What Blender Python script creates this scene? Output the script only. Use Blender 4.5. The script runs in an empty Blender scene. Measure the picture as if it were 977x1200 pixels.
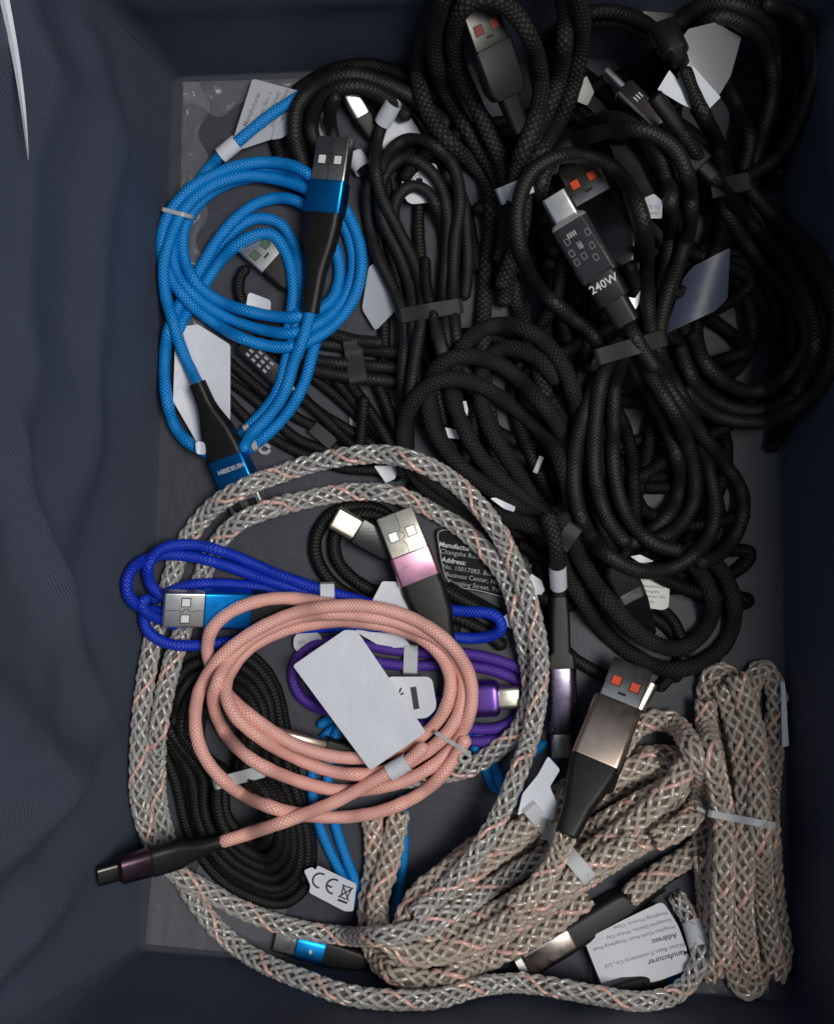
import bpy, math, random
import numpy as np
from mathutils import Vector, noise
random.seed(4); RNG = np.random.default_rng(4)
SC = bpy.context.scene
COL = SC.collection
MM = 0.001
HC = 420.0          # camera height over the bin floor, mm
S0 = 0.29           # mm on the floor per photograph pixel

# ------------------------------------------------------------------ camera
cam = bpy.data.cameras.new('camera'); camo = bpy.data.objects.new('camera', cam); COL.objects.link(camo)
camo.location = (0, 0, HC*MM); camo.rotation_euler = (0, 0, 0)
cam.sensor_fit = 'VERTICAL'; cam.angle_y = 2*math.atan(600*S0/HC)
cam.clip_start = .01; cam.clip_end = 20
SC.camera = camo
# ------------------------------------------------------------------ light
w = bpy.data.worlds.new('World'); SC.world = w; w.use_nodes = True
bg = w.node_tree.nodes['Background']
bg.inputs[0].default_value = (.74, .84, 1, 1); bg.inputs[1].default_value = .29
def area(name, loc, target, size, power, color, sy=None):
    l = bpy.data.lights.new(name, 'AREA'); l.size = size; l.energy = power; l.color = color
    if sy: l.shape = 'RECTANGLE'; l.size_y = sy
    o = bpy.data.objects.new(name, l); COL.objects.link(o); o.location = loc
    o.rotation_euler = (Vector(target)-Vector(loc)).to_track_quat('-Z', 'Y').to_euler()
    return o
area('ceiling_lamp', (.40, .0, 1.18), (-.03, -.02, 0), .40, 10.2, (1, .965, .91))
SC.view_settings.view_transform = 'Standard'
try: SC.view_settings.look = 'None'
except Exception: pass
SC.view_settings.exposure = 0.0
SC.view_settings.gamma = 1
SC.render.resolution_x = 833; SC.render.resolution_y = 1024

# ------------------------------------------------------------------ coordinates
def W(P, z):
    P = np.asarray(P, float); z = np.broadcast_to(np.asarray(z, float), P.shape[:-1])
    k = S0*(HC-z)/HC
    return np.stack([(P[..., 0]-488.5)*k, (600-P[..., 1])*k, z], -1)
# ------------------------------------------------------------------ materials
def new_mat(name):
    m = bpy.data.materials.new(name); m.use_nodes = True
    return m, m.node_tree, m.node_tree.nodes['Principled BSDF']
def setp(b, **k):
    names = dict(rough='Roughness', metal='Metallic', coat='Coat Weight', coatr='Coat Roughness', trans='Transmission Weight',
                 ior='IOR', sheen='Sheen Weight', spec='Specular IOR Level', alpha='Alpha', aniso='Anisotropic', sss='Subsurface Weight')
    for a, v in k.items(): b.inputs[names[a]].default_value = v
def mth(nt, op, a, b=None, clamp=False):
    n = nt.nodes.new('ShaderNodeMath'); n.operation = op; n.use_clamp = clamp
    for i, v in enumerate((a, b)):
        if v is None: continue
        if isinstance(v, (int, float)): n.inputs[i].default_value = v
        else: nt.links.new(v, n.inputs[i])
    return n.outputs[0]
def mixc(nt, f, c1, c2):
    n = nt.nodes.new('ShaderNodeMix'); n.data_type = 'RGBA'
    for i, v in ((0, f), (6, c1), (7, c2)):
        if isinstance(v, (tuple, list)): n.inputs[i].default_value = (*v[:3], 1)
        elif isinstance(v, (int, float)): n.inputs[i].default_value = v
        else: nt.links.new(v, n.inputs[i])
    return n.outputs[2]
def noise_tex(nt, scale, detail=3, vec=None, rough=.5):
    n = nt.nodes.new('ShaderNodeTexNoise'); n.inputs['Scale'].default_value = scale; n.inputs['Detail'].default_value = detail
    n.inputs['Roughness'].default_value = rough
    if vec is None:
        g = nt.nodes.new('ShaderNodeNewGeometry'); vec = g.outputs['Position']
    nt.links.new(vec, n.inputs['Vector'])
    return n.outputs['Fac']
def bump(nt, b, h, dist, strength=1.0):
    n = nt.nodes.new('ShaderNodeBump'); n.inputs['Distance'].default_value = dist; n.inputs['Strength'].default_value = strength
    nt.links.new(h, n.inputs['Height']); nt.links.new(n.outputs[0], b.inputs['Normal'])
def plain(name, c, rough=.5, var=.08, scale=90, bd=0.00004, **k):
    m, nt, b = new_mat(name)
    f = noise_tex(nt, scale, 4)
    c2 = tuple(min(1, x*(1-var)) for x in c); c1 = tuple(min(1, x*(1+var)) for x in c)
    nt.links.new(mixc(nt, f, c1, c2), b.inputs['Base Color'])
    setp(b, rough=rough, **k)
    f2 = noise_tex(nt, 1800, 2)
    r = mth(nt, 'ADD', mth(nt, 'MULTIPLY', f, .14), rough-.07); nt.links.new(r, b.inputs['Roughness'])
    if bd: bump(nt, b, f2, bd, .5)
    return m
def braid(name, c, c2, N=6, K=1.0, rough=.5, bd=.00022, thr=.5, sheen=.2, spec=.5, soft=.25):
    """braided sleeve: UV u = length in circumferences, v = once round"""
    m, nt, b = new_mat(name)
    uv = nt.nodes.new('ShaderNodeUVMap'); s = nt.nodes.new('ShaderNodeSeparateXYZ'); nt.links.new(uv.outputs[0], s.inputs[0])
    u, v = s.outputs[0], s.outputs[1]
    wob = mth(nt, 'MULTIPLY', mth(nt, 'SUBTRACT', noise_tex(nt, 160, 2), .5), .05)
    u = mth(nt, 'ADD', u, wob)
    A = mth(nt, 'SINE', mth(nt, 'MULTIPLY', v, 2*math.pi*N))
    B = mth(nt, 'SINE', mth(nt, 'MULTIPLY', u, 2*math.pi*N*K))
    h = mth(nt, 'ADD', mth(nt, 'MULTIPLY', mth(nt, 'MULTIPLY', A, B), .5), .5)
    f = mth(nt, 'MULTIPLY', mth(nt, 'SUBTRACT', h, thr-soft), 1/(2*soft), True)
    big = noise_tex(nt, 60, 3)
    col = mixc(nt, f, c2, c)  # gaps between threads darkened, shade put into colour; speckled braids are two-tone
    col = mixc(nt, mth(nt, 'MULTIPLY', big, .35), col, tuple(x*.75 for x in c))
    nt.links.new(col, b.inputs['Base Color'])
    setp(b, rough=rough, sheen=sheen, spec=spec)
    b.inputs['Sheen Roughness'].default_value = .5
    fib = noise_tex(nt, 5000, 2)
    bump(nt, b, mth(nt, 'ADD', h, mth(nt, 'MULTIPLY', fib, .25)), bd)
    return m
def metal(name, c, rough=.3, bd=.00001):
    m, nt, b = new_mat(name)
    b.inputs['Base Color'].default_value = (*c, 1); setp(b, metal=1, rough=rough)
    f = noise_tex(nt, 300, 4)
    nt.links.new(mth(nt, 'ADD', mth(nt, 'MULTIPLY', f, .22), rough-.11), b.inputs['Roughness'])
    nt.links.new(mixc(nt, f, c, tuple(x*.8 for x in c)), b.inputs['Base Color'])
    bump(nt, b, noise_tex(nt, 2500, 2), bd, .6)
    return m
M = {}
M['cyan'] = braid('cyan_braid', (.001, .33, .84), (.001, .10, .42), N=7, K=1.6, rough=.4, spec=.42, sheen=0)
M['royal'] = braid('royal_braid', (.008, .055, .70), (.003, .014, .28), N=6, K=1.85, rough=.42, spec=.4, sheen=0)
M['pink'] = braid('pink_braid', (1, .56, .48), (.72, .33, .28), N=8, K=1.5, rough=.36, spec=.5, bd=.00018, sheen=.05)
M['purple'] = braid('purple_braid', (.125, .045, .44), (.035, .014, .17), N=6, K=1.85, rough=.42, spec=.4, sheen=0)
M['black'] = braid('black_braid', (.013, .0125, .012), (.005, .005, .005), N=7, K=1.8, rough=.55, sheen=.0, spec=.38, bd=.00016)
M['black2'] = braid('black_braid_soft', (.009, .0088, .0088), (.0035, .0035, .0035), N=6, K=1.8, rough=.5, sheen=.0, spec=.3)
M['dotted'] = braid('dotted_braid', (.050, .047, .044), (.005, .005, .005), N=6, K=1.35, rough=.65, thr=.72, soft=.14, sheen=.0, spec=.25, bd=.0003)
M['plush'] = braid('plush_braid', (.026, .025, .024), (.005, .005, .005), N=8, K=1.5, rough=.75, sheen=.0, spec=.25, thr=.6, bd=.0003)
M['rubber'] = plain('black_rubber', (.0075, .0075, .0075), .48, spec=.35)
M['gloss'] = plain('black_gloss', (.008, .008, .009), .22, spec=.5)
M['steel'] = metal('nickel_shell', (.86, .84, .80), .3)
M['steel_dark_shaded'] = metal('dark_shaded_nickel', (.09, .088, .085), .35)  # dark nickel; also puts the shade on the top plug's shell into colour
M['cream_metal'] = metal('pale_gold_shell', (.80, .75, .62), .3)
M['blue_metal'] = metal('blue_anodised', (.012, .34, .95), .36)
M['pink_metal'] = metal('pink_anodised', (.86, .44, .60), .32)
M['purple_metal'] = metal('violet_anodised', (.20, .10, .46), .34)
M['mauve_metal'] = metal('mauve_anodised', (.13, .08, .11), .36)
M['plum_metal'] = metal('grey_violet_anodised', (.22, .19, .27), .26)
M['gold_metal'] = metal('rose_gold_anodised', (.62, .50, .42), .36)
M['taupe_metal'] = metal('taupe_anodised', (.34, .29, .27), .28)
M['paper'] = plain('white_label_stock', (.64, .67, .73), .42, var=.12, scale=45)
nt_ = M['paper'].node_tree; bump(nt_, nt_.nodes['Principled BSDF'], noise_tex(nt_, 70, 3), .0012, .55)
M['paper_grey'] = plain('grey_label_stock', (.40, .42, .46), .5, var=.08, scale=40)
M['paper_warm'] = plain('warm_label_stock', (.66, .65, .63), .45, var=.04)
M['dark_paper'] = plain('slate_label_stock', (.055, .065, .11), .42, var=.1)
M['black_label'] = plain('black_label_stock', (.005, .005, .006), .6, spec=.15)
M['foil'] = plain('crumpled_foil', (.55, .56, .60), .3, var=.2, scale=60, metal=.6, bd=.00005)
M['ink'] = plain('black_ink', (.02, .02, .022), .6, bd=0)
M['ink_grey'] = plain('grey_ink', (.16, .17, .19), .6, bd=0)
M['ink_white'] = plain('white_ink', (.62, .62, .60), .6, bd=0)
M['ink_dim'] = plain('pale_print', (.30, .32, .34), .6, bd=0)
M['velcro'] = plain('black_strap', (.035, .035, .036), .6, spec=.3)
M['strap_grey'] = plain('grey_strap', (.48, .52, .54), .55)
M['nylon'] = plain('white_nylon', (.52, .54, .56), .4, sss=.0)
M['hole'] = plain('dark_recess', (.006, .006, .006), .7, bd=0)
M['orange'] = plain('orange_insert', (.70, .09, .035), .4)
M['shaded_insert'] = plain('shaded_red_insert', (.20, .02, .015), .5)  # orange dimmed to dull red, shade around the top plug put into colour
M['deep'] = braid('deep_shade_black_braid', (.006, .0058, .0058), (.0025, .0025, .0025), N=6, K=1.8, rough=.6, sheen=0, spec=.2)  # darker copy of the black braid; shade deep in the pile as colour
M['white_insert'] = plain('white_insert', (.80, .80, .80), .4)
M['green_insert'] = plain('green_insert', (.05, .13, .07), .4)
M['teal'] = plain('teal_insert', (.02, .45, .55), .4)
M['card_black'] = plain('black_card', (.014, .014, .016), .35)
def clear(name, c, rough, trans, alpha=1, **k):
    m, nt, b = new_mat(name); b.inputs['Base Color'].default_value = (*c, 1); setp(b, rough=rough, trans=trans, alpha=alpha, **k)
    return m
M['clear'] = clear('clear_plastic', (.10, .11, .12), .1, 0, .2)
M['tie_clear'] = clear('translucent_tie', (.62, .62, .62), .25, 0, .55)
def strand_mat(name, c1, c2, rough, trans):
    m, nt, b = new_mat(name)
    f = noise_tex(nt, 220, 3); nt.links.new(mixc(nt, f, c1, c2), b.inputs['Base Color'])
    setp(b, rough=rough, trans=trans, coat=1, coatr=.08, ior=1.45)
    bump(nt, b, noise_tex(nt, 1500, 2), .0001, .5)
    return m
M['strand'] = strand_mat('clear_strand', (1, .91, .81), (.90, .77, .66), .1, .6)
M['strand_glass'] = strand_mat('glassy_strand', (.97, .95, .92), (.88, .86, .83), .1, .68)
M['core_dark'] = plain('smoky_core', (.12, .11, .105), .4)
M['strand_pink'] = strand_mat('pink_strand', (.92, .58, .50), (.84, .50, .43), .3, .15)
M['rope_core'] = plain('rope_core', (.16, .115, .085), .5, var=.35, scale=250)

# ------------------------------------------------------------------ mesh helpers
def tagset(o, label=None, cat=None, group=None, kind=None):
    for k, v in (('label', label), ('category', cat), ('group', group), ('kind', kind)):
        if v: o[k] = v
    return o
def thing(name, label, cat, loc_mm, group=None):
    o = bpy.data.objects.new(name, None); COL.objects.link(o); o.empty_display_size = .01
    o.location = tuple(float(v)*MM for v in loc_mm)
    o['_o'] = [float(v) for v in loc_mm]
    return tagset(o, label, cat, group)
def origin(o):
    while o.parent: o = o.parent
    return np.array(o['_o']) if '_o' in o else np.zeros(3)
def build(name, V, F, mat, parent=None, uv=None, smooth=True, loops=None):
    """V in mm (world); F list of tuples or (n,4) array"""
    org = origin(parent) if parent else np.zeros(3)
    V = (np.asarray(V, float)-org)*MM
    me = bpy.data.meshes.new(name)
    me.from_pydata(V.tolist() if len(V) < 5000 else V, [], F.tolist() if isinstance(F, np.ndarray) else F)
    if uv is not None:
        l = me.uv_layers.new(name='UVMap'); l.data.foreach_set('uv', np.asarray(uv, float).ravel())
    if smooth is True: me.polygons.foreach_set('use_smooth', [True]*len(me.polygons))
    elif smooth == 'auto':
        me.polygons.foreach_set('use_smooth', [True]*len(me.polygons))
        try: me.set_sharp_from_angle(angle=math.radians(35))
        except Exception: pass
    me.materials.append(mat); me.update()
    o = bpy.data.objects.new(name, me); COL.objects.link(o)
    if parent: o.parent = parent
    return o
def frames(C):
    T = np.gradient(C, axis=0); T /= np.linalg.norm(T, axis=1)[:, None]+1e-9
    up = np.array([0, 0, 1.0]); N = np.zeros_like(C)
    n0 = np.cross(T[0], up); n0 = n0/(np.linalg.norm(n0)+1e-9)
    N[0] = n0
    for i in range(1, len(C)):
        n = N[i-1]-T[i]*np.dot(N[i-1], T[i]); N[i] = n/(np.linalg.norm(n)+1e-9)
    return T, N, np.cross(T, N)
def tube_arrays(C, R, sides, caps=True, closed=False):
    n = len(C); T, N, B = frames(C)
    R = np.broadcast_to(np.asarray(R, float), (n,)).copy()
    if caps and n > 6 and sides > 5: R[0] *= .25; R[-1] *= .25; R[1] *= .8; R[-2] *= .8
    a = np.arange(sides)*2*np.pi/sides
    V = C[:, None]+R[:, None, None]*(np.cos(a)[None, :, None]*N[:, None]+np.sin(a)[None, :, None]*B[:, None])
    i = np.arange(n-1)[:, None]; j = np.arange(sides)[None]
    j2 = (j+1) % sides
    F = np.stack(np.broadcast_arrays(i*sides+j, i*sides+j2, (i+1)*sides+j2, (i+1)*sides+j), -1).reshape(-1, 4)
    s = np.r_[0, np.cumsum(np.linalg.norm(np.diff(C, axis=0), axis=1))]/(2*np.pi*R[2:-2].mean() if n > 8 else 2*np.pi*R.mean())
    u0 = np.broadcast_to(s[:-1][:, None], (n-1, sides)); u1 = np.broadcast_to(s[1:][:, None], (n-1, sides))
    v0 = np.broadcast_to(j/sides, (n-1, sides)); v1 = np.broadcast_to((j+1)/sides, (n-1, sides))
    UV = np.stack([np.stack([u0, v0], -1), np.stack([u0, v1], -1), np.stack([u1, v1], -1), np.stack([u1, v0], -1)], 2).reshape(-1, 2)
    return V.reshape(-1, 3), F, UV
def tube(name, C, R, mat, parent, sides=12):
    if name == 'cord':
        C = np.array(C); n_ = len(C); q = np.arange(n_)*.11; R = R*(1+.025*np.sin(q*3.1+C[0, 0])+.02*np.sin(q*7.7+C[0, 1]))
    V, F, UV = tube_arrays(np.asarray(C, float), R, sides)
    return build(name, V, F, mat, parent, UV)

# ------------------------------------------------------------------ pile: a height map that every piece comes to rest on
CELL = .7; GX0, GY0, GNX, GNY = -170, -200, 486, 572
FLOOR_PX = [(205, 92), (905, 62), (926, 1172), (163, 1112)]        # TL TR BR BL on the base
FL = [W(p, 0.0)[:2] for p in FLOOR_PX]
RIMZ = 165.0
RIM = [np.array([-122., 161.]), np.array([140., 166.]), np.array([140., -170.]), np.array([-158., -152.])]
gx = GX0+CELL*np.arange(GNX); gy = GY0+CELL*np.arange(GNY)
GXX, GYY = np.meshgrid(gx, gy)
H = np.zeros((GNY, GNX))
WALLS = []
for i in range(4):
    a, b = FL[i], FL[(i+1) % 4]; d = (b-a)/np.linalg.norm(b-a); nr = np.array([d[1], -d[0]])
    if np.dot(nr, -a) < 0: nr = -nr
    WALLS.append((a, nr, np.dot((RIM[i]+RIM[(i+1) % 4])/2-a, nr)/RIMZ))
def lean(P, R):
    """lowest height at which a piece of radius R seen at pixel P stays inside the four sides"""
    zs = np.arange(0, 141, 1.0); out = np.zeros(len(P)); R = np.broadcast_to(R, (len(P),))
    for i, p in enumerate(P):
        X = W(np.repeat(np.asarray(p, float)[None], len(zs), 0), zs); ok = np.ones(len(zs), bool)
        for a, nr, sl in WALLS: ok &= ((X[:, :2]-a)@nr-sl*zs) > R[i]+.6
        k = np.nonzero(ok)[0]; out[i] = zs[k[0]] if len(k) else 0
    return out
def window(x, y, R):
    i0 = int((x-R-GX0)/CELL)+1; i1 = int((x+R-GX0)/CELL)+1; j0 = int((y-R-GY0)/CELL)+1; j1 = int((y+R-GY0)/CELL)+1
    return max(j0, 0), max(j1, 1), max(i0, 0), max(i1, 1)
def disc(x, y, R, w):
    j0, j1, i0, i1 = w
    return R*R-(gx[None, i0:i1]-x)**2-(gy[j0:j1, None]-y)**2
def rest(Hm, x, y, R):
    w = window(x, y, R); q = disc(x, y, R, w)
    if q.size == 0: return R
    return float(np.max(np.where(q > 0, Hm[w[0]:w[1], w[2]:w[3]]+np.sqrt(np.maximum(q, 0)), R)))
def stamp(Hm, x, y, z, R):
    w = window(x, y, R); q = disc(x, y, R, w)
    if q.size == 0: return
    s = Hm[w[0]:w[1], w[2]:w[3]]
    np.maximum(s, np.where(q > 0, z+np.sqrt(np.maximum(q, 0)), 0), out=s)
def gsm(z, n):
    for _ in range(n):
        y = z.copy(); y[1:-1] = .25*z[:-2]+.5*z[1:-1]+.25*z[2:]; y[0] = .5*(z[0]+z[1]); y[-1] = .5*(z[-1]+z[-2]); z = y
    return z
def catmull(P, step=3.0, sm=6):
    P = np.asarray(P, float); Q = np.vstack([2*P[0]-P[1], P, 2*P[-1]-P[-2]]); out = []
    for i in range(1, len(Q)-2):
        p0, p1, p2, p3 = Q[i-1:i+3]
        t0 = 0; t1 = t0+max(np.linalg.norm(p1-p0), 1e-3)**.5; t2 = t1+max(np.linalg.norm(p2-p1), 1e-3)**.5; t3 = t2+max(np.linalg.norm(p3-p2), 1e-3)**.5
        t = np.linspace(t1, t2, max(2, int(np.linalg.norm(p2-p1)/step)+1), endpoint=False)[:, None]
        A1 = (t1-t)/(t1-t0)*p0+(t-t0)/(t1-t0)*p1; A2 = (t2-t)/(t2-t1)*p1+(t-t1)/(t2-t1)*p2; A3 = (t3-t)/(t3-t2)*p2+(t-t2)/(t3-t2)*p3
        B1 = (t2-t)/(t2-t0)*A1+(t-t0)/(t2-t0)*A2; B2 = (t3-t)/(t3-t1)*A2+(t-t1)/(t3-t1)*A3
        out.append((t2-t)/(t2-t1)*B1+(t-t1)/(t2-t1)*B2)
    D = np.vstack(out+[P[-1:]])
    s = np.r_[0, np.cumsum(np.linalg.norm(np.diff(D, axis=0), axis=1))]
    n = max(4, int(s[-1]/step)); ss = np.linspace(0, s[-1], n)
    D = np.stack([np.interp(ss, s, D[:, 0]), np.interp(ss, s, D[:, 1])], 1)
    for _ in range(sm):
        E = D.copy(); E[1:-1] = .25*D[:-2]+.5*D[1:-1]+.25*D[2:]; D = E
    return D
SOFT = .86
def settle(D, R, stiff=(0, 0), zb=0.0, sag=40, zmax=110):
    """D: pixel path; R: radius per sample (mm); stiff: samples at each end that are one rigid piece. Returns xyz."""
    n = len(D); R = np.broadcast_to(np.asarray(R, float), (n,)); z = np.full(n, 8.0)
    lag = max(3, int(3.2*R.max()/(3*S0))); zw = lean(D, R); z = np.maximum(z, zw)
    for it in range(3):
        X = W(D, z); Hc = H.copy(); zm = np.zeros(n)
        for i in range(n):
            zm[i] = rest(Hc, X[i, 0], X[i, 1], R[i]*SOFT)
            if i < stiff[0]-6 or i >= n-stiff[1]+6:
                d = X[min(i+1, n-1)]-X[max(i-1, 0)]; d = np.array([-d[1], d[0]])/(np.hypot(d[0], d[1])+1e-9)
                for o in (-4.6, -2.6, 2.6, 4.6):
                    a_ = int((X[i, 0]+d[0]*o-GX0)/CELL); b_ = int((X[i, 1]+d[1]*o-GY0)/CELL)
                    if 0 <= a_ < GNX and 0 <= b_ < GNY: zm[i] = max(zm[i], Hc[b_, a_]+R[i]*.75)
            k = i-lag
            if k >= 0 and k >= stiff[0]: stamp(Hc, X[k, 0], X[k, 1], zm[k], R[k]*SOFT)
        zm = np.maximum(np.minimum(zm+zb, zmax), zw)
        zz = zm.copy()
        for a, b in ((0, stiff[0]), (n-stiff[1], n)):
            if b-a > 2:
                t = np.arange(b-a); 
                A = np.polyfit(t, zm[a:b], 1); A[0] = np.clip(A[0], -.35, .35); l = A[0]*t; l = l+np.max(zm[a:b]-l)*.7+np.mean(zm[a:b]-l)*.3
                zz[a:b] = l
        zm2 = zz.copy()
        for _ in range(sag):
            s = gsm(zz, 1); zz = np.maximum(s, zm2-.25)
            for a, b in ((0, stiff[0]), (n-stiff[1], n)):
                if b-a > 2: zz[a:b] = zm2[a:b]
        s = gsm(zz, 10)
        for a, b in ((0, stiff[0]), (n-stiff[1], n)):
            if b-a > 2: s[a:b] = zz[a:b]
        if stiff[0] or stiff[1]:
            s2 = gsm(s, 3); m = np.ones(n, bool); m[:stiff[0]] = False; m[n-stiff[1]:] = False; s[m] = s2[m]
        z = s if it == 0 else .4*z+.6*s
    X = W(D, z)
    for i in range(n): stamp(H, X[i, 0], X[i, 1], X[i, 2], R[i]*SOFT)
    return X
def top(px, py, z=12, r=1.5):
    for _ in range(3):
        p = W((px, py), z); w = window(p[0], p[1], r); z = float(np.max(H[w[0]:w[1], w[2]:w[3]]))
    return z

# ------------------------------------------------------------------ connectors
def ring_rr(w, h, c, n=6):
    c = min(c, min(w, h)/2*.999); pts = []
    for (sx, sy, a0) in ((1, 1, 0), (-1, 1, 90), (-1, -1, 180), (1, -1, 270)):
        for k in range(n):
            a = math.radians(a0+90*k/(n-1)); pts.append((sx*(w/2-c)+c*math.cos(a), sy*(h/2-c)+c*math.sin(a)))
    return np.array(pts)
class Frame:
    def __init__(s, tip, end, roll=0, k=None):
        tip = np.asarray(tip, float); end = np.asarray(end, float)
        s.o = tip; s.a = (end-tip)/np.linalg.norm(end-tip); s.L = np.linalg.norm(end-tip)
        side = np.cross(s.a, [0, 0, 1.]); side /= np.linalg.norm(side); up = np.cross(side, s.a)
        r = math.radians(roll); s.s = side*math.cos(r)+up*math.sin(r); s.u = -side*math.sin(r)+up*math.cos(r)
        s.k = k or S0*(HC-tip[2])/HC
    def p(s, t, x, y): return s.o+s.a*(t*s.k)+s.s*(x*s.k)+s.u*(y*s.k)
def loft(name, fr, prof, corner, mat, parent, cap0=True, cap1=True, y0=0, curve=None):
    """prof: (t, width, height[, corner]) in pixels"""
    V = []; F = []; m = 24
    for q in prof:
        t, w_, h_ = q[:3]; c = q[3] if len(q) > 3 else corner
        off = curve(t) if curve else (0, 0)
        for (x, y) in ring_rr(w_, h_, c): V.append(fr.p(t, x+off[0], y+y0+off[1]))
    for i in range(len(prof)-1):
        for j in range(m):
            F.append((i*m+j, i*m+(j+1) % m, (i+1)*m+(j+1) % m, (i+1)*m+j))
    for i in range(len(prof)-1):
        (ta, wa, ha), (tb, wb, hb) = prof[i][:3], prof[i+1][:3]
        for t in np.linspace(ta, tb, max(2, int(abs(tb-ta)/1.5))):
            f = (t-ta)/(tb-ta) if tb != ta else 0; ww = (wa+(wb-wa)*f)/2; hh = (ha+(hb-ha)*f)/2
            for x in np.linspace(-ww, ww, max(3, int(ww))):
                X = fr.p(t, x, y0+hh*.9*(1 if corner < 8 else max(0, 1-(abs(x)/(ww+1e-6))**4))); a_ = int((X[0]-GX0)/CELL); b_ = int((X[1]-GY0)/CELL)
                if 0 <= a_ < GNX and 0 <= b_ < GNY: H[b_, a_] = max(H[b_, a_], X[2])
    if cap0: F.append(tuple(range(m-1, -1, -1)))
    if cap1: F.append(tuple((len(prof)-1)*m+j for j in range(m)))
    return build(name, V, F, mat, parent, smooth='auto')
def plate(name, fr, t0, t1, x0, x1, y0, y1, mat, parent):
    P = [fr.p(t, x, y) for t in (t0, t1) for x in (x0, x1) for y in (y0, y1)]
    F = [(0, 1, 3, 2), (4, 6, 7, 5), (0, 4, 5, 1), (2, 3, 7, 6), (0, 2, 6, 4), (1, 5, 7, 3)]
    return build(name, P, F, mat, parent, smooth=False)
def text_verts(s, size, bold=False):
    cu = bpy.data.curves.new('t', 'FONT'); cu.body = s; cu.size = size; cu.resolution_u = 2; cu.offset = .012*size if bold else 0.003*size
    o = bpy.data.objects.new('t', cu); COL.objects.link(o)
    me = bpy.data.meshes.new_from_object(o.evaluated_get(bpy.context.evaluated_depsgraph_get()))
    V = np.array([v.co[:] for v in me.vertices]); F = [tuple(p.vertices) for p in me.polygons]
    bpy.data.objects.remove(o); bpy.data.meshes.remove(me); bpy.data.curves.remove(cu)
    return V, F
def usb_a(fr, t0, t1, wd, mat, parent, th=16, windows='hole', seam=True, tongue='white_insert'):
    """open USB-A shell from t0 (mouth) to t1"""
    e = 1.0
    sh = loft('plug_shell', fr, [(t0+9, wd-5, th-5, 1), (t0+.3, wd-5, th-5, 1), (t0, wd-3.6, th-3.6, 1.5), (t0, wd-1, th-1, 2), (t0+.8, wd, th, 2.4), (t1, wd, th, 2.4)], 2.2, mat, parent)
    plate('tongue', fr, t0+1.5, t0+9, -wd*.36, wd*.36, -th*.28, -.5, M[tongue], sh)
    L = t1-t0; tw = t0+L*.52; hs = wd*.11
    for sx in (-1, 1):
        cx = sx*wd*.235
        plate('contact_hole', fr, tw-hs-1.1, tw+hs+1.1, cx-hs-1, cx+hs+1, th/2-.6, th/2+.12, M['steel_dark_shaded'], sh)
        plate('window_insert', fr, tw-hs, tw+hs, cx-hs+.2, cx+hs-.2, th/2-.3, th/2+.3, M[{'hole': 'hole'}.get(windows, windows)], sh)
    if seam:
        pts = [(t0+.8, 0), (t0+L*.38, 0), (t0+L*.40, wd*.05), (t0+L*.47, wd*.03), (t0+L*.49, -wd*.04), (t0+L*.60, -wd*.04), (t0+L*.62, wd*.04), (t0+L*.72, wd*.03), (t0+L*.74, 0), (t1, 0)]
        V = []; F = []
        for i in range(len(pts)-1):
            (a, x), (b, y) = pts[i], pts[i+1]; d = np.array([b-a, y-x]); d /= np.linalg.norm(d); nn = np.array([-d[1], d[0]])*.35; bI = len(V)
            for q in ((a-nn[0], x-nn[1]), (a+nn[0], x+nn[1]), (b+nn[0], y+nn[1]), (b-nn[0], y-nn[1])): V.append(fr.p(q[0], q[1], th/2+.09))
            F.append((bI, bI+1, bI+2, bI+3))
        build('seam', V, F, M['hole'], sh, smooth=False)
    else:
        plate('latch_slot', fr, t0+L*.74, t0+L*.80, -wd*.1, wd*.1, th/2-.3, th/2+.15, M['hole'], sh)
    return sh
def usb_c(fr, t0, t1, wd, mat, parent, th=9.5):
    sh = loft('plug_shell', fr, [(t0+6, wd-4, th-4, 9), (t0+.3, wd-4, th-4, 9), (t0, wd-2.6, th-2.6, 9), (t0+.6, wd-.4, th-.4, 9), (t0+1.4, wd, th, 9), (t1, wd, th, 9)], 9, mat, parent)
    plate('tongue', fr, t0+1.5, t0+6, -wd*.33, wd*.33, -1, 1, M['hole'], sh)
    return sh

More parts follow.
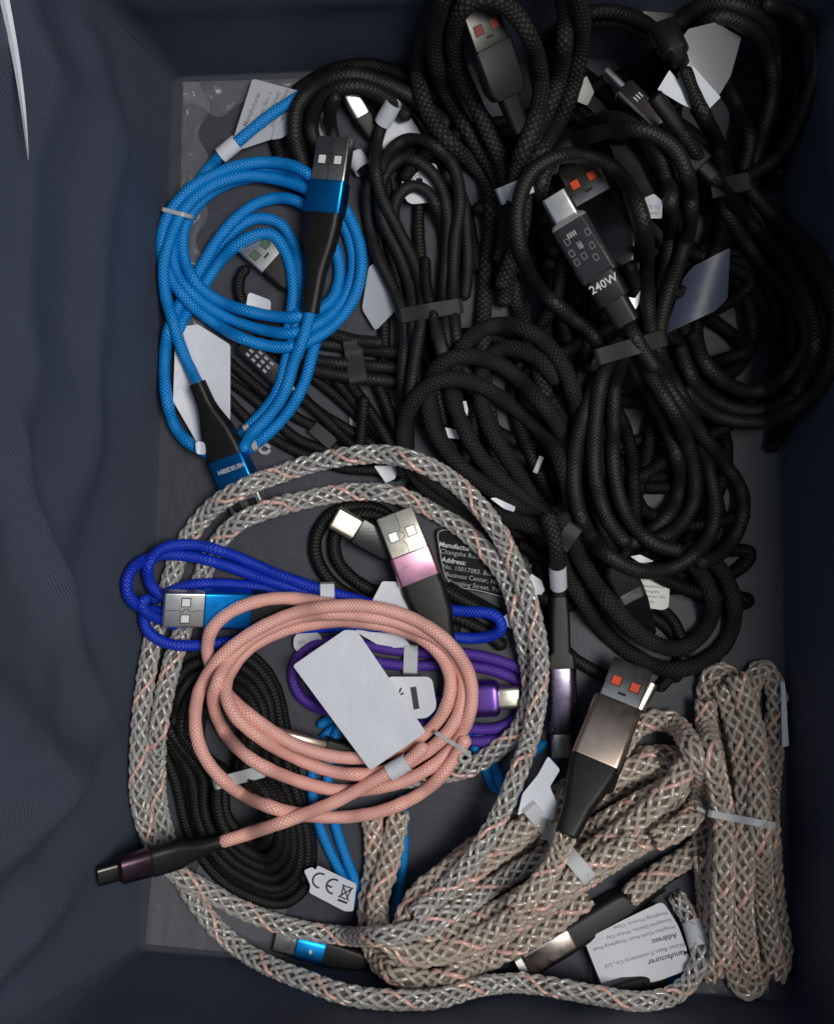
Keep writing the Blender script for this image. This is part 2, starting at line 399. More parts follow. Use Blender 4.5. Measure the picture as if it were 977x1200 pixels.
# ------------------------------------------------------------------ cables
class Cable:
    def __init__(s, name, label, at, mat='black', r=2.0, group=None, kind='cord'):
        p = W(at, 0); s.root = thing(name, label, 'cable', (p[0], p[1], 0), group)
        s.mat = mat; s.r = r; s.kind = kind
    def run(s, pts, start=None, end=None, r=None, zb=0, sag=40, sm=6, zmax=110, jit=0):
        """start/end: True when the first/last two points are connector tip and cable exit; returns (Frame or None, Frame or None)"""
        pts = [tuple(p) for p in pts]; r = r or s.r
        pre = post = None
        core = list(pts)
        if start: pre = (core[0], core[1]); core = core[1:]
        if end: post = (core[-1], core[-2]); core = core[:-1]
        D = catmull(core, 3.0, sm); n0 = n1 = 0
        def seg(a, b):
            n = max(3, int(math.dist(a, b)/3)); return np.linspace(np.array(a, float), np.array(b, float), n, endpoint=False)
        if start: S = seg(pre[0], pre[1]); n0 = len(S); D = np.vstack([S, D])
        if end: E = seg(post[0], post[1])[::-1]; n1 = len(E); D = np.vstack([D, E])
        R = np.full(len(D), r)
        sr = start if isinstance(start, (int, float)) and not isinstance(start, bool) else 3.4
        er = end if isinstance(end, (int, float)) and not isinstance(end, bool) else 3.4
        if n0: R[:n0] = np.linspace(sr, max(r, sr*.75), n0)
        if n1: R[-n1:] = np.linspace(max(r, er*.75), er, n1)
        X = settle(D, R, (n0, n1), zb, sag, zmax)
        a = max(0, n0-2); b = len(X)-max(0, n1-2)
        C = X[a:b]
        if s.kind == 'rope': rope(C, r, s.root)
        else: tube('cord', C, r, M[s.mat], s.root, 12)
        fa = Frame(X[0], X[n0-1]) if n0 else None
        fb = Frame(X[-1], X[-n1]) if n1 else None
        s.last = X; s.runs = getattr(s, 'runs', [])+[X]; wrap.r = r
        return (fa, fb)
def rope(C, R, parent, n=5, pitch=25.0):
    s = np.r_[0, np.cumsum(np.linalg.norm(np.diff(C, axis=0), axis=1))]
    m = int(s[-1]/.75); ss = np.linspace(0, s[-1], m)
    C = np.stack([np.interp(ss, s, C[:, i]) for i in range(3)], 1)
    for _ in range(4): C[1:-1] = .25*C[:-2]+.5*C[1:-1]+.25*C[2:]
    T, N, B = frames(C)
    gl = parent.get('label', '').find('open ring') > 0
    tube('inner_core', C, R*(.5 if gl else .66), M['core_dark' if gl else 'rope_core'], parent, 8)
    sr = R*.215; th = 2*np.pi*ss/pitch+RNG.uniform(0, 6)
    sets = {'clear': ([], [], 0), 'pink': ([], [], 0)}
    acc = {'clear': [[], [], 0], 'pink': [[], [], 0]}
    for d in (1, -1):
        for k in range(n):
            ph = 2*np.pi*k/n+d*th; rad = R*.80+d*R*.085*np.cos(n*th)+RNG.normal(0, .03)
            wob = .1*np.sin(ss/7.3+k*1.7)
            P = C+(rad[:, None])*(np.cos(ph+wob)[:, None]*N+np.sin(ph+wob)[:, None]*B)
            pink = (k == 1 and d == 1)
            for q in range(1):
                Q = P
                V, F, _ = tube_arrays(Q, sr*(1.0+.12*np.sin(ss*.9+k)), 7)
                A = acc['pink' if pink else 'clear']; A[0].append(V); A[1].append(F+A[2]); A[2] += len(V)
    for key, nm, mt in (('clear', 'clear_strands', 'strand'), ('pink', 'pink_strands', 'strand_pink')):
        o = build(nm, np.vstack(acc[key][0]), np.vstack(acc[key][1]), M['strand_glass' if gl and key == 'clear' else mt], parent); o['kind'] = 'stuff'

# ------------------------------------------------------------------ tags and ties
def tag(name, label, cat, poly, mat='paper', pc=.8, z=None, lift=0, corner=5, curl=.7, curl_dir=(1, 0), tilt=(0, 0), th=.25, stampit=True, lines=(), wrap=None, group=None, soft=.5):
    """flat or curled card; poly in pixels. z at its centre, tilt = mm of rise per 100 px in x, y. lines: (text, x, y, angle, size, mat, bold)"""
    P = np.array(poly, float); c = P.mean(0)
    if z is None:
        hs = [top(*(c+(p-c)*f)) for p in P for f in (.35, .75)]+[top(*c)]
        hs = sorted(hs); z = hs[int((len(hs)-1)*pc)]+.3
    z = max(z+lift, .5)
    ring = []
    n = len(P)
    for i in range(n):
        a, b, d = P[i-1], P[i], P[(i+1) % n]; r = min(corner, np.linalg.norm(a-b)*.4, np.linalg.norm(d-b)*.4)
        p0 = b+(a-b)/np.linalg.norm(a-b)*r; p2 = b+(d-b)/np.linalg.norm(d-b)*r
        for k in range(5):
            t = k/4; ring.append((1-t)**2*p0+2*t*(1-t)*b+t*t*p2)
        e = P[(i+1) % n]
        q2 = e+(b-e)/np.linalg.norm(b-e)*min(corner, np.linalg.norm(e-b)*.4)
        for k in range(1, 5): ring.append(p2+(q2-p2)*k/5)
    ring = np.array(ring); m = len(ring); cd = np.array(curl_dir, float); cd /= np.linalg.norm(cd)
    ext = max(abs(((ring-c)@cd)).max(), 1)
    def zf(Q):
        Q = np.asarray(Q, float); d = Q-c; s = (d@cd)/ext
        return z+tilt[0]*d[..., 0]/100+tilt[1]*d[..., 1]/100+curl*s*s
    V = []; F = []
    fr = [1, .8, .6, .4, .2]
    for side in (0, 1):
        for f in fr:
            Q = c+(ring-c)*f; V.append(W(Q, zf(Q)-side*th))
        V.append(W(c[None], zf(c[None])-side*th))
        b0 = side*(len(fr)*m+1)
        for i in range(len(fr)-1):
            for j in range(m):
                q = (b0+i*m+j, b0+i*m+(j+1) % m, b0+(i+1)*m+(j+1) % m, b0+(i+1)*m+j); F.append(q[::-1] if side == 0 else q)
        cen = b0+len(fr)*m
        for j in range(m):
            q = (b0+(len(fr)-1)*m+j, b0+(len(fr)-1)*m+(j+1) % m, cen); F.append(q[::-1] if side == 0 else q)
    B = len(fr)*m+1
    for j in range(m): F.append((j, (j+1) % m, B+(j+1) % m, B+j))
    cz = W(c, z)
    root = thing(name, label, cat, (cz[0], cz[1], cz[2]), group)
    build('card', np.vstack(V), F, M[mat], root, smooth='auto')
    for (s, x, y, ang, size, im, bold) in lines:
        write(s, x, y, ang, size, im, bold, lambda Q: zf(Q)+.07, root)
    if stampit:
        K = int(max(P[:, 0].max()-P[:, 0].min(), P[:, 1].max()-P[:, 1].min())/2)+1
        for f in np.linspace(0, 1, K//2+1):
            Q = c+(ring-c)*f
            for q in Q[::2] if f < .5 else Q:
                X = W(q, float(zf(q))); i = int((X[0]-GX0)/CELL); j = int((X[1]-GY0)/CELL)
                if 0 <= i < GNX and 0 <= j < GNY:
                    s_ = H[max(j-1, 0):j+2, max(i-1, 0):i+2]; np.maximum(s_, X[2]+.1, out=s_)
    return root, zf
def write(s, x, y, ang, size, mat, bold, zf, parent, sx=1.0):
    V, F = text_verts(s, size, bold)
    if not len(V): return
    a = math.radians(ang); ca, sa = math.cos(a), math.sin(a)
    Q = np.stack([x+V[:, 0]*sx*ca+V[:, 1]*sa, y+V[:, 0]*sx*sa-V[:, 1]*ca], 1)    # ang turns clockwise in the picture
    return build('lettering', W(Q, zf(Q)), F, M[mat], parent, smooth=False)
def write_on(fr, s, t, x, size, y, mat, parent, ang=0, flip=1):
    """print on the top face of a connector; text runs across (ang 0) at distance t from the tip"""
    V, F = text_verts(s, size, True); a = math.radians(ang); w_ = V[:, 0].max()/2
    X = (V[:, 0]-w_)*flip; Y = V[:, 1]*flip
    P = [fr.p(t-Y[i], x-X[i], y) for i in range(len(V))]
    build('lettering', P, F, M[mat], parent, smooth=False)
def band(name, label, p0, p1, wd, mat, th=.5, hug=6, extra=0.45, cat='cable tie', group=None, tail=None, knot=None, drop=None, stampit=True):
    """strap lying over a bundle from p0 to p1 (pixels), going down on both sides"""
    p0 = np.array(p0, float); p1 = np.array(p1, float); n = 26
    Q = p0+(p1-p0)*np.linspace(0, 1, n)[:, None]
    zt = np.array([top(q[0], q[1], 12, 1.2) for q in Q])
    lim = zt.min()+(zt.max()-zt.min())*.3 if zt.max()-zt.min() > 2 else -1
    ok = np.nonzero(zt > lim)[0]; a_, b_ = ok[0], ok[-1]
    Q = p0+(p1-p0)*np.linspace(a_/(n-1), b_/(n-1), n)[:, None]
    zt = np.array([top(q[0], q[1], 12, 1.2) for q in Q])
    for _ in range(hug*3):
        s = gsm(zt, 1); zt = np.maximum(s, zt-.05) if _ < hug*2 else s
    zt = zt+extra+th*.5
    p0, p1 = Q[0], Q[-1]
    zt[0] -= .8; zt[-1] -= .8
    d = (p1-p0)/np.linalg.norm(p1-p0)
    Q = np.vstack([p0-d*1.5, p0-d*.8, Q, p1+d*.8, p1+d*1.5]); dz = drop or 5
    zt = np.r_[max(zt[0]-dz, .5), zt[0]-dz*.3, zt, zt[-1]-dz*.3, max(zt[-1]-dz, .5)]
    C = W(Q, zt); T = np.gradient(C, axis=0); T /= np.linalg.norm(T, axis=1)[:, None]
    k = S0*(HC-zt.mean())/HC
    side = np.array([-d[1]*1., -d[0]*1., 0]); side = np.array([d[1], d[0], 0.])  # perpendicular to the run (picture y is -world y)
    side /= np.linalg.norm(side); side = np.array([-(-d[1])*1.0, d[0], 0.]); 
    nrm = np.cross(T, side); nrm /= np.linalg.norm(nrm, axis=1)[:, None]
    nrm[nrm[:, 2] < 0] *= -1
    h = wd*k/2; V = []; F = []
    for i in range(len(C)):
        for a, b in ((-1, -.5), (-.94, .5), (.94, .5), (1, -.5)): V.append(C[i]+side*h*a+nrm[i]*th*b)
    for i in range(len(C)-1):
        for j in range(4): F.append((4*i+j, 4*i+(j+1) % 4, 4*i+4+(j+1) % 4, 4*i+4+j))
    F += [(0, 1, 2, 3), tuple(4*(len(C)-1)+j for j in (3, 2, 1, 0))]
    c = C[len(C)//2]; root = thing(name, label, cat, c, group)
    build('strap', V, F, M[mat], root, smooth='auto')
    if tail is not None:
        zt_ = [top(q[0], q[1])+1.2 for q in tail]
        D = catmull(tail, 3, 3); zi = np.interp(np.linspace(0, 1, len(D)), np.linspace(0, 1, len(tail)), zt_)
        tube('tail', W(D, gsm(zi, 4)), wd*k*.3, M[mat], root, 8)
    if knot is not None:
        zz = top(knot[0], knot[1])+1.0; cc = W(knot, zz); a = np.linspace(0, 2*np.pi, 22)
        tube('knot', cc+np.stack([np.cos(a)*1.7, np.sin(a)*1.4, .5*np.sin(2*a)], 1), .75, M[mat], root, 8)
    if stampit:
        for i in range(len(C)): stamp(H, C[i, 0], C[i, 1], C[i, 2]-h*.3, max(h*.5, 1))
    return root
def wrap(name, label, X, at, ln, mat='paper', grow=.6, flap=None, cat='paper wrap'):
    """paper sleeve rolled once round a cable at a pixel, with an optional glued flap"""
    P = np.array([W(at, z) for z in X[:, 2]]); i = int(np.argmin(np.linalg.norm(P-X, axis=1)))
    k = S0*(HC-X[i, 2])/HC; st = np.linalg.norm(np.diff(X, axis=0), axis=1).mean(); h = max(1, int(ln*k/2/st+.5))
    C = X[max(0, i-h):i+h+1]; d = C[-1]-C[0]; t = np.linspace(-.5, .5, 7)[:, None]; C = C.mean(0)+(d/np.linalg.norm(d))*t*ln*k
    r = wrap.r+grow; T, N, B = frames(C); a = np.linspace(0, 2*np.pi*1.03, 26); V = []; F = []
    for c_, n_, b_ in zip(C, N, B):
        for j, q in enumerate(a):
            rr = r*(1+.05*math.cos(2*q))+.12*j/26; V.append(c_+rr*(math.cos(q)*n_+math.sin(q)*b_))
    m = len(a)
    for s_ in range(6):
        for j in range(m-1): F.append((s_*m+j, s_*m+j+1, (s_+1)*m+j+1, (s_+1)*m+j))
    root = thing(name, label, cat, C[3]); build('sleeve', V, F, M[mat], root)
    for c_ in C: stamp(H, c_[0], c_[1], c_[2], r)
    return root
wrap.r = 2.1
def loopy(c, rx, ry, ang, turns, inset=0, n=16, ph=0, wob=.03, pinch=0, shift=(0, 0)):
    """nested coil of elongated loops, outermost first, as one pixel path"""
    a = math.radians(ang); ca, sa = math.cos(a), math.sin(a); out = []; N = int(n*turns)
    for i in range(N+1):
        t = ph+2*math.pi*i/n; f = i/n; k = inset*f
        X = (rx-k)*math.cos(t); Y = (ry-k*.8)*math.sin(t)*(1-pinch*math.exp(-(math.cos(t)/.3)**2))
        X *= 1+wob*math.sin(2.3*f*6.28+1); Y *= 1+wob*math.sin(1.7*f*6.28)
        out.append((c[0]+X*ca-Y*sa+shift[0]*f, c[1]+X*sa+Y*ca+shift[1]*f))
    return out
# ================================================================== the storage bin
def fabric(name, c, wv=.75, wb=.00016):
    m, nt, b = new_mat(name)
    uv = nt.nodes.new('ShaderNodeUVMap'); s = nt.nodes.new('ShaderNodeSeparateXYZ'); nt.links.new(uv.outputs[0], s.inputs[0])
    k = 2*math.pi/wv
    A = mth(nt, 'SINE', mth(nt, 'MULTIPLY', s.outputs[0], k)); B = mth(nt, 'SINE', mth(nt, 'MULTIPLY', s.outputs[1], k))
    h = mth(nt, 'MULTIPLY', A, B)
    f = noise_tex(nt, 14, 4); f3 = noise_tex(nt, 700, 3)
    col = mixc(nt, f, tuple(x*.85 for x in c), tuple(min(1, x*1.15) for x in c))
    col = mixc(nt, mth(nt, 'MULTIPLY', mth(nt, 'ADD', mth(nt, 'MULTIPLY', h, .5), .5), .35), col, tuple(x*1.7 for x in c))
    nt.links.new(mixc(nt, mth(nt, 'MULTIPLY', f3, .3), col, tuple(x*.6 for x in c)), b.inputs['Base Color'])
    setp(b, rough=.5, sheen=.08, spec=.5); b.inputs['Sheen Tint'].default_value = (.55, .7, 1, 1)
    bump(nt, b, mth(nt, 'ADD', h, mth(nt, 'MULTIPLY', f, 1.2)), wb)
    return m
M['fabric'] = fabric('navy_oxford_cloth', (.032, .043, .074))
def floor_mat():
    m, nt, b = new_mat('film_covered_board')
    f = noise_tex(nt, 26, 4); g = noise_tex(nt, 9, 2)
    nt.links.new(mixc(nt, g, (.033, .036, .048), (.050, .053, .070)), b.inputs['Base Color'])
    setp(b, rough=.55, spec=.3, coat=.06, coatr=.3)
    n = nt.nodes.new('ShaderNodeTexNoise'); n.inputs['Scale'].default_value = 28; n.inputs['Detail'].default_value = 3; n.inputs['Distortion'].default_value = 2.2
    gg = nt.nodes.new('ShaderNodeNewGeometry'); nt.links.new(gg.outputs['Position'], n.inputs['Vector'])
    bump(nt, b, n.outputs['Fac'], .0012, .5)
    return m
M['board'] = floor_mat()
M['hem'] = plain('navy_binding', (.03, .034, .055), .6)
M['tabletop'] = plain('dark_tabletop', (.05, .048, .046), .5, var=.2, scale=20)
V = [(-900, -900, -6), (900, -900, -6), (900, 900, -6), (-900, 900, -6)]
tagset(build('tabletop', V, [(0, 1, 2, 3)], M['tabletop'], smooth=False), 'dark table surface under the navy storage bin', kind='structure')
BIN = thing('storage_bin', 'navy fabric storage bin with soft wrinkled sides holding all the cables', 'storage bin', (0, 0, 0))
n = 24
V = []; F = []
for j in range(n+1):
    for i in range(n+1):
        s, t = i/n, j/n
        a = FL[0]*(1-s)+FL[1]*s; b_ = FL[3]*(1-s)+FL[2]*s; p = a*(1-t)+b_*t
        V.append((p[0]*1.04, p[1]*1.04, 0.0))
for j in range(n):
    for i in range(n): F.append((j*(n+1)+i, (j+1)*(n+1)+i, (j+1)*(n+1)+i+1, j*(n+1)+i+1))
build('base_board', V, F, M['board'], BIN)
V2 = [(x, y, -4.5) for x, y, z in V]
build('base_underside', V2, [f[::-1] for f in F], M['fabric'], BIN, uv=np.zeros((len(F)*4, 2)))
def wall_disp(i, s, t):
    """inward bulge in mm"""
    e = min(s, 1-s); fade = min(1, e/.06); fade = fade*fade*(3-2*fade)
    v = noise.noise(Vector((s*2.0+i*7.3, t*2.2, i*3.1)))*11
    v += noise.noise(Vector((s*4+i*5.3, t*4.5+.7*s, 4.2+i)))*3
    v += noise.noise(Vector((s*14+i*2.3, t*7+3*s, 9.2+i)))*.5
    x = 0
    if i == 3:       # left side: long soft crease running from the front corner up
        for (s0, s1, amp, wdt) in ((.30, .16, 6.5, .035), (.80, .93, 4.0, .05), (.55, .60, 3.0, .06), (.12, .02, 4, .03)):
            c_ = s0+(s1-s0)*t+.03*math.sin(t*4+s0*9); x += 1.8*amp*math.exp(-((s-c_)/wdt)**2)
    if i == 2:
        for (s0, s1, amp, wdt) in ((.25, .35, 3, .05), (.7, .6, 3, .06)):
            c_ = s0+(s1-s0)*t; x += amp*math.exp(-((s-c_)/wdt)**2)
    if i == 3:
        c_ = .27+(t-.12)*.58; x += 9*math.exp(-((s-c_)/.028)**2)*math.exp(-((t-.38)/.3)**2)
        c_ = .17+(t-.12)*.35; x += 6*math.exp(-((s-c_)/.04)**2)*math.exp(-((t-.5)/.3)**2)
        k_ = .34+.05*math.sin(s*7); x += 5*math.exp(-((t-k_)/.07)**2)*(.4+.6*(s > .45)*min(1, (s-.45)*8) if s > .45 else .4)
        x += 4*math.exp(-((t-.62-.05*math.sin(s*5+1))/.06)**2)
    if i == 0: x += 6*math.exp(-((t-.30-.05*math.sin(s*6))/.07)**2)
    g = min(1, t/.3)**1.3
    return (v+x*min(1, t*2.5))*fade*g*(.45 if i == 0 else 1)
NW, NH = 150, 60
for i in range(4):
    a, b_ = FL[i], FL[(i+1) % 4]; ra, rb = RIM[i], RIM[(i+1) % 4]
    d = (b_-a)/np.linalg.norm(b_-a); nr = np.array([d[1], -d[0]])
    if np.dot(nr, -a) < 0: nr = -nr                   # inward
    V = []; UV = []
    L = np.linalg.norm(b_-a)
    for side in (0, 1):
        for j in range(NH+1):
            for k in range(NW+1):
                s, t = k/NW, j/NH
                lo = a*(1-s)+b_*s; hi = ra*(1-s)+rb*s; p = lo*(1-t)+hi*t
                rad = 3+20*t; da = s*L; db = (1-s)*L; ins = 0; al = 0
                if da < rad: th_ = math.pi/4*(1-da/rad); al = (rad-rad*math.sin(th_))-da; ins = rad-rad*math.cos(th_)
                elif db < rad: th_ = math.pi/4*(1-db/rad); al = -((rad-rad*math.sin(th_))-db); ins = rad-rad*math.cos(th_)
                q = p+d*al+nr*(ins+wall_disp(i, s, t)-side*3.0)
                V.append((q[0], q[1], t*RIMZ-(.6 if side == 0 else 4)*(1-t)))
                UV.append((s*L, t*RIMZ))
    F = []; o2 = (NH+1)*(NW+1)
    for j in range(NH):
        for k in range(NW):
            q = (j*(NW+1)+k, j*(NW+1)+k+1, (j+1)*(NW+1)+k+1, (j+1)*(NW+1)+k)
            F.append(q); F.append(tuple(x+o2 for x in q[::-1]))
    for k in range(NW):
        for j in (0, NH):
            q = j*(NW+1)+k; F.append((q, q+1, q+1+o2, q+o2))
    UVA = np.array(UV); F_ = np.array(F)
    build('side_panel', V, F_, M['fabric'], BIN, uv=UVA[F_.ravel() % len(UVA)])
P = []
for i in range(4):
    ra, rb = RIM[i], RIM[(i+1) % 4]
    for k in range(2, 39):
        s = k/40; p = ra*(1-s)+rb*s
        d = (FL[(i+1) % 4]-FL[i]); d = d/np.linalg.norm(d); nr = np.array([d[1], -d[0]]); nr = nr if np.dot(nr, -FL[i]) > 0 else -nr
        q = p+nr*(wall_disp(i, s, 1)-1.5); P.append((q[0], q[1], RIMZ+1))
P.append(P[0])
tube('rim_binding', P, 3.6, M['hem'], BIN, 10)
# clear film turned up along the board's edges
M['film'] = clear('crinkled_film', (.5, .5, .55), .2, 0, .16, coat=.5)
def film(p0, p1, wd_px, amp, seed):
    p0 = np.array(p0, float); p1 = np.array(p1, float); d = (p1-p0)/np.linalg.norm(p1-p0); nn = np.array([-d[1], d[0]])
    a, b = int(np.linalg.norm(p1-p0)/4), 10; V = []; F = []
    for i in range(a+1):
        for j in range(b+1):
            e = wd_px*(1+.25*math.sin(i*.4+seed))*j/b
            q = p0+(p1-p0)*i/a+nn*e
            z = .5+amp*abs(noise.noise(Vector((i*.22+seed, j*.35, 0))))*2+amp*.5*abs(noise.noise(Vector((i*.6+seed, j*.2, 5))))
            V.append(W(q, z))
    for i in range(a):
        for j in range(b): F.append((i*(b+1)+j, (i+1)*(b+1)+j, (i+1)*(b+1)+j+1, i*(b+1)+j+1))
    build('clear_film', V, F, M['film'], BIN)
film((170, 1106), (330, 1122), -95, 1.6, 1.0)
film((214, 96), (208, 420), -26, 1.0, 5.0)
film((370, 92), (214, 96), -34, 1.2, 9.0)
film((900, 1165), (690, 1160), 34, 1.2, 13.0)
def wall_z(px):
    a, b_ = FL[3], FL[0]; z = 90.
    for _ in range(40):
        p = W(px, z); s = np.clip((p[1]-a[1])/(b_[1]-a[1]), 0, 1); f = 0
        best = min(np.linspace(0, RIMZ, 331), key=lambda zz: abs((lambda q: (a[0]*(1-s)+b_[0]*s)*(1-zz/RIMZ)+(RIM[3][0]*(1-s)+RIM[0][0]*s)*zz/RIMZ+wall_disp(3, s, zz/RIMZ)+4.5-q[0])(W(px, zz))))
        z = best; break
    return z
V = []; F = []; T_ = np.linspace(0, 1, 30)
zs = [wall_z((4+29*t+4*math.sin(t*3), -8+196*t)) for t in T_]; zs = gsm(np.array(zs), 6)
for t, z in zip(T_, zs):
    cx, cy = 4+29*t+4*math.sin(t*3), -8+196*t; hw = 5.5*(1-t)**.7+.5
    for dx, dz in ((-hw, 0), (0, .5), (hw, 0), (0, -.4)): V.append(W((cx+dx, cy), z+dz))
for i in range(29):
    for j in range(4): F.append((4*i+j, 4*i+(j+1) % 4, 4*i+4+(j+1) % 4, 4*i+4+j))
c = V[60]; sl = thing('white_sliver', 'narrow white sliver tapering to a point against the upper left bin wall', 'paper strip', c)  # tapering white sliver, source not identified
build('strip', V, F, M['paper'], sl, smooth='auto')
# ================================================================== the pile, from the bottom up
# ---- layer 0: cables that mostly peep out from underneath
def boot(fr, prof, parent, mat='rubber', corner=5, name='strain_relief', **k): return loft(name, fr, prof, corner, M[mat], parent, **k)

U = Cable('charging_cable', 'bright cyan cable mostly buried, showing between the pink coil and the woven rope strands', (440, 1000), 'cyan', 1.75)
U.run([(640, 868), (600, 905), (583, 928), (568, 900), (552, 868), (520, 842), (440, 838), (385, 858), (366, 905), (372, 960), (395, 1015), (422, 1062), (452, 1078), (468, 1040), (473, 985), (470, 930)])
U.run([(655, 880), (625, 930), (596, 938), (580, 900), (566, 868), (530, 838), (450, 826), (400, 850), (384, 900), (392, 963), (412, 1022), (430, 1066)])
U.run([(372, 852), (392, 840), (420, 845), (470, 870)])
# connector with blue collar at the bottom left
UB = Cable('charging_cable', 'black cable end with a small blue collar lying under the rope at the bottom left', (380, 1115), 'black2', 1.9)
f, _ = UB.run([(322, 1102), (432, 1128), (500, 1130), (560, 1120), (640, 1110)], start=3.2)
usb_c(f, 0, 27, 27, M['steel'], UB.root, 9)
c_ = loft('collar', f, [(26, 28, 18), (27, 31, 20), (59, 31, 20), (60, 30, 19)], 8, M['blue_metal'], UB.root)
plate('star_print', f, 42, 46, -1, 1, 10, 10.3, M['ink_white'], c_); plate('star_print', f, 43.2, 44.8, -3, 3, 10, 10.25, M['ink_white'], c_)
boot(f, [(60, 30, 19), (75, 30, 18), (100, 24, 15), (115, 15, 13)], UB.root)
# black filler coils in the upper right and middle, deep in the pile
def deep(label, at, runs, mat='black', r=2.2, **k):
    c = Cable('charging_cable', label, at, mat, r)
    for q in runs: c.run(q, **k)
    return c
deep('black braided cable lying deepest along the top edge of the bin', (420, 80), [
    [(330, 190), (322, 150), (345, 110), (385, 84), (430, 76), (475, 90), (520, 120), (560, 170), (600, 240)],
    [(400, 84), (440, 92), (480, 112), (505, 150), (540, 200)], [(400, 110), (450, 108), (490, 130), (540, 230), (560, 320)],
    [(345, 130), (352, 175), (372, 215), (400, 240)]], 'deep', 2.3)
deep('black cable filling the dark top right corner of the bin', (850, 120), [
    loopy((850, 120), 92, 125, 12, 3.2, 14, ph=.5), loopy((720, 90), 90, 80, 30, 2.2, 16, ph=2)], 'deep', 2.3)
deep('black cable coil under the right hand loops beside the right bin wall', (870, 380), [
    loopy((868, 385), 88, 110, -10, 3, 15, ph=1.0), [(760, 240), (820, 300), (880, 360), (930, 470), (900, 530)]], 'deep', 2.3)
deep('black cable weaving deep below the plush central coil', (580, 480), [
    loopy((590, 470), 110, 70, 40, 2.3, 20, ph=0), loopy((740, 450), 90, 130, -20, 2.2, 18, ph=0),
    [(470, 420), (520, 470), (580, 520), (650, 560), (700, 620)], [(620, 250), (650, 330), (700, 430), (720, 560)]], 'deep', 2.3)
deep('black cable looping under the plush loop at the lower right of the black pile', (760, 640), [
    loopy((770, 600), 95, 80, 60, 2.2, 18, ph=.5), [(640, 640), (700, 700), (760, 720), (800, 760), (790, 800)], [(760, 700), (790, 730), (800, 770), (770, 810)]], 'black2', 2.0)
deep('black cable passing below the slim upright loops', (470, 330), [
    [(430, 180), (450, 260), (470, 340), (500, 420), (520, 500)], [(500, 180), (490, 260), (500, 340), (530, 420), (560, 480)], [(440, 300), (450, 380), (450, 460), (470, 540)]], 'black2', 2.1)
deep('black cable crossing deep between the speckled loops and the right hand loops', (700, 300), [
    [(630, 120), (690, 150), (720, 220), (700, 320), (650, 380)], [(640, 60), (700, 100), (760, 180), (800, 280), (790, 400), (800, 520)],
    [(560, 240), (620, 300), (690, 360), (760, 400)], [(640, 300), (660, 380), (680, 470), (730, 560), (780, 640)], [(700, 260), (730, 330), (760, 420), (760, 520), (740, 600)]], 'deep', 2.3)
deep('black cable stretched under the plush arcs towards the lower loop', (640, 560), [
    [(500, 560), (560, 600), (620, 640), (640, 700), (660, 760), (720, 800)], [(520, 530), (590, 580), (640, 620), (690, 660)], [(470, 400), (500, 450), (520, 520), (560, 570)], [(610, 420), (600, 470), (620, 530), (650, 590)]], 'black2', 2.2)
deep('black cable meandering on the board in the shade of the right hand pile', (780, 420), [
    [(600, 180), (640, 240), (650, 320), (640, 400), (700, 460), (780, 470), (860, 430)], [(700, 180), (730, 260), (740, 360), (800, 440), (850, 520), (830, 600), (780, 660)],
    [(760, 120), (830, 180), (840, 280), (800, 360), (820, 440), (870, 500)], [(660, 420), (700, 500), (690, 580), (720, 660), (760, 700)],
    [(840, 300), (870, 340), (880, 400), (850, 440), (800, 430)], [(560, 130), (600, 180), (620, 240), (600, 300)]], 'deep', 2.4)
rr = random.Random(11); runs = []
for k in range(16):
    x, y, a = rr.uniform(470, 860), rr.uniform(80, 690), rr.uniform(0, 6.28); q = []; w_ = rr.uniform(-.5, .5)
    for j in range(9):
        q.append((x, y)); a += w_+rr.uniform(-.25, .25); x += 42*math.cos(a); y += 42*math.sin(a)
        if x > 880: x = 880; a = math.pi-a
        if x < 470: x = 470; a = math.pi-a
        if y < 90: y = 90; a = -a
        if y > 710: y = 710; a = -a
    runs.append(q)
deep('tangled black cable covering the board beneath the whole black pile', (680, 400), runs, 'deep', 2.3)
# tags lying deep
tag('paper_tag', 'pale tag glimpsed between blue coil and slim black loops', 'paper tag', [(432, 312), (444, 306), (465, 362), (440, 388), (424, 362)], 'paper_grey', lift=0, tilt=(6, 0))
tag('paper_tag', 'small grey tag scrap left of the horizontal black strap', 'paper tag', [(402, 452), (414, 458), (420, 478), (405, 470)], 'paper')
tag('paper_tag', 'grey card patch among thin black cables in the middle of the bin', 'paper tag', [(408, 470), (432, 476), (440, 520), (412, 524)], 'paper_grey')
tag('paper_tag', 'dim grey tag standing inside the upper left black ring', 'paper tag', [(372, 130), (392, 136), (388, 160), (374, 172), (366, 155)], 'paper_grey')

# H : thin black cables, lower left of the pile
Hh = Cable('charging_cable', 'thin black cable bundle spilling diagonally below the cyan coil', (350, 480), 'black2', 1.9)
for k, q in enumerate([
    [(258, 438), (300, 470), (344, 512), (381, 528), (420, 545), (470, 560)],
    [(258, 415), (300, 452), (345, 488), (390, 510), (440, 540)],
    [(282, 405), (330, 440), (370, 480), (410, 505), (452, 530)],
    [(300, 392), (350, 430), (400, 470), (440, 510), (470, 545)],
    [(258, 458), (300, 500), (350, 530), (400, 548), (455, 552)],
    [(380, 428), (405, 460), (430, 490), (470, 540)],
    [(398, 434), (427, 472), (452, 512), (475, 560)],
    [(427, 463), (424, 500), (420, 545)],
    [(438, 440), (455, 480), (470, 520), (500, 560)]]): Hh.run(q)
Hh2 = Cable('charging_cable', 'black cable running sideways through a short black strap right of the cyan coil', (412, 425), 'black', 2.2)
for q in ([(330, 412), (375, 423), (421, 428), (480, 432)], [(340, 398), (385, 404), (430, 410), (480, 415)], [(350, 430), (400, 440), (450, 446), (490, 450)], [(372, 385), (410, 398), (450, 402)]): Hh2.run(q)
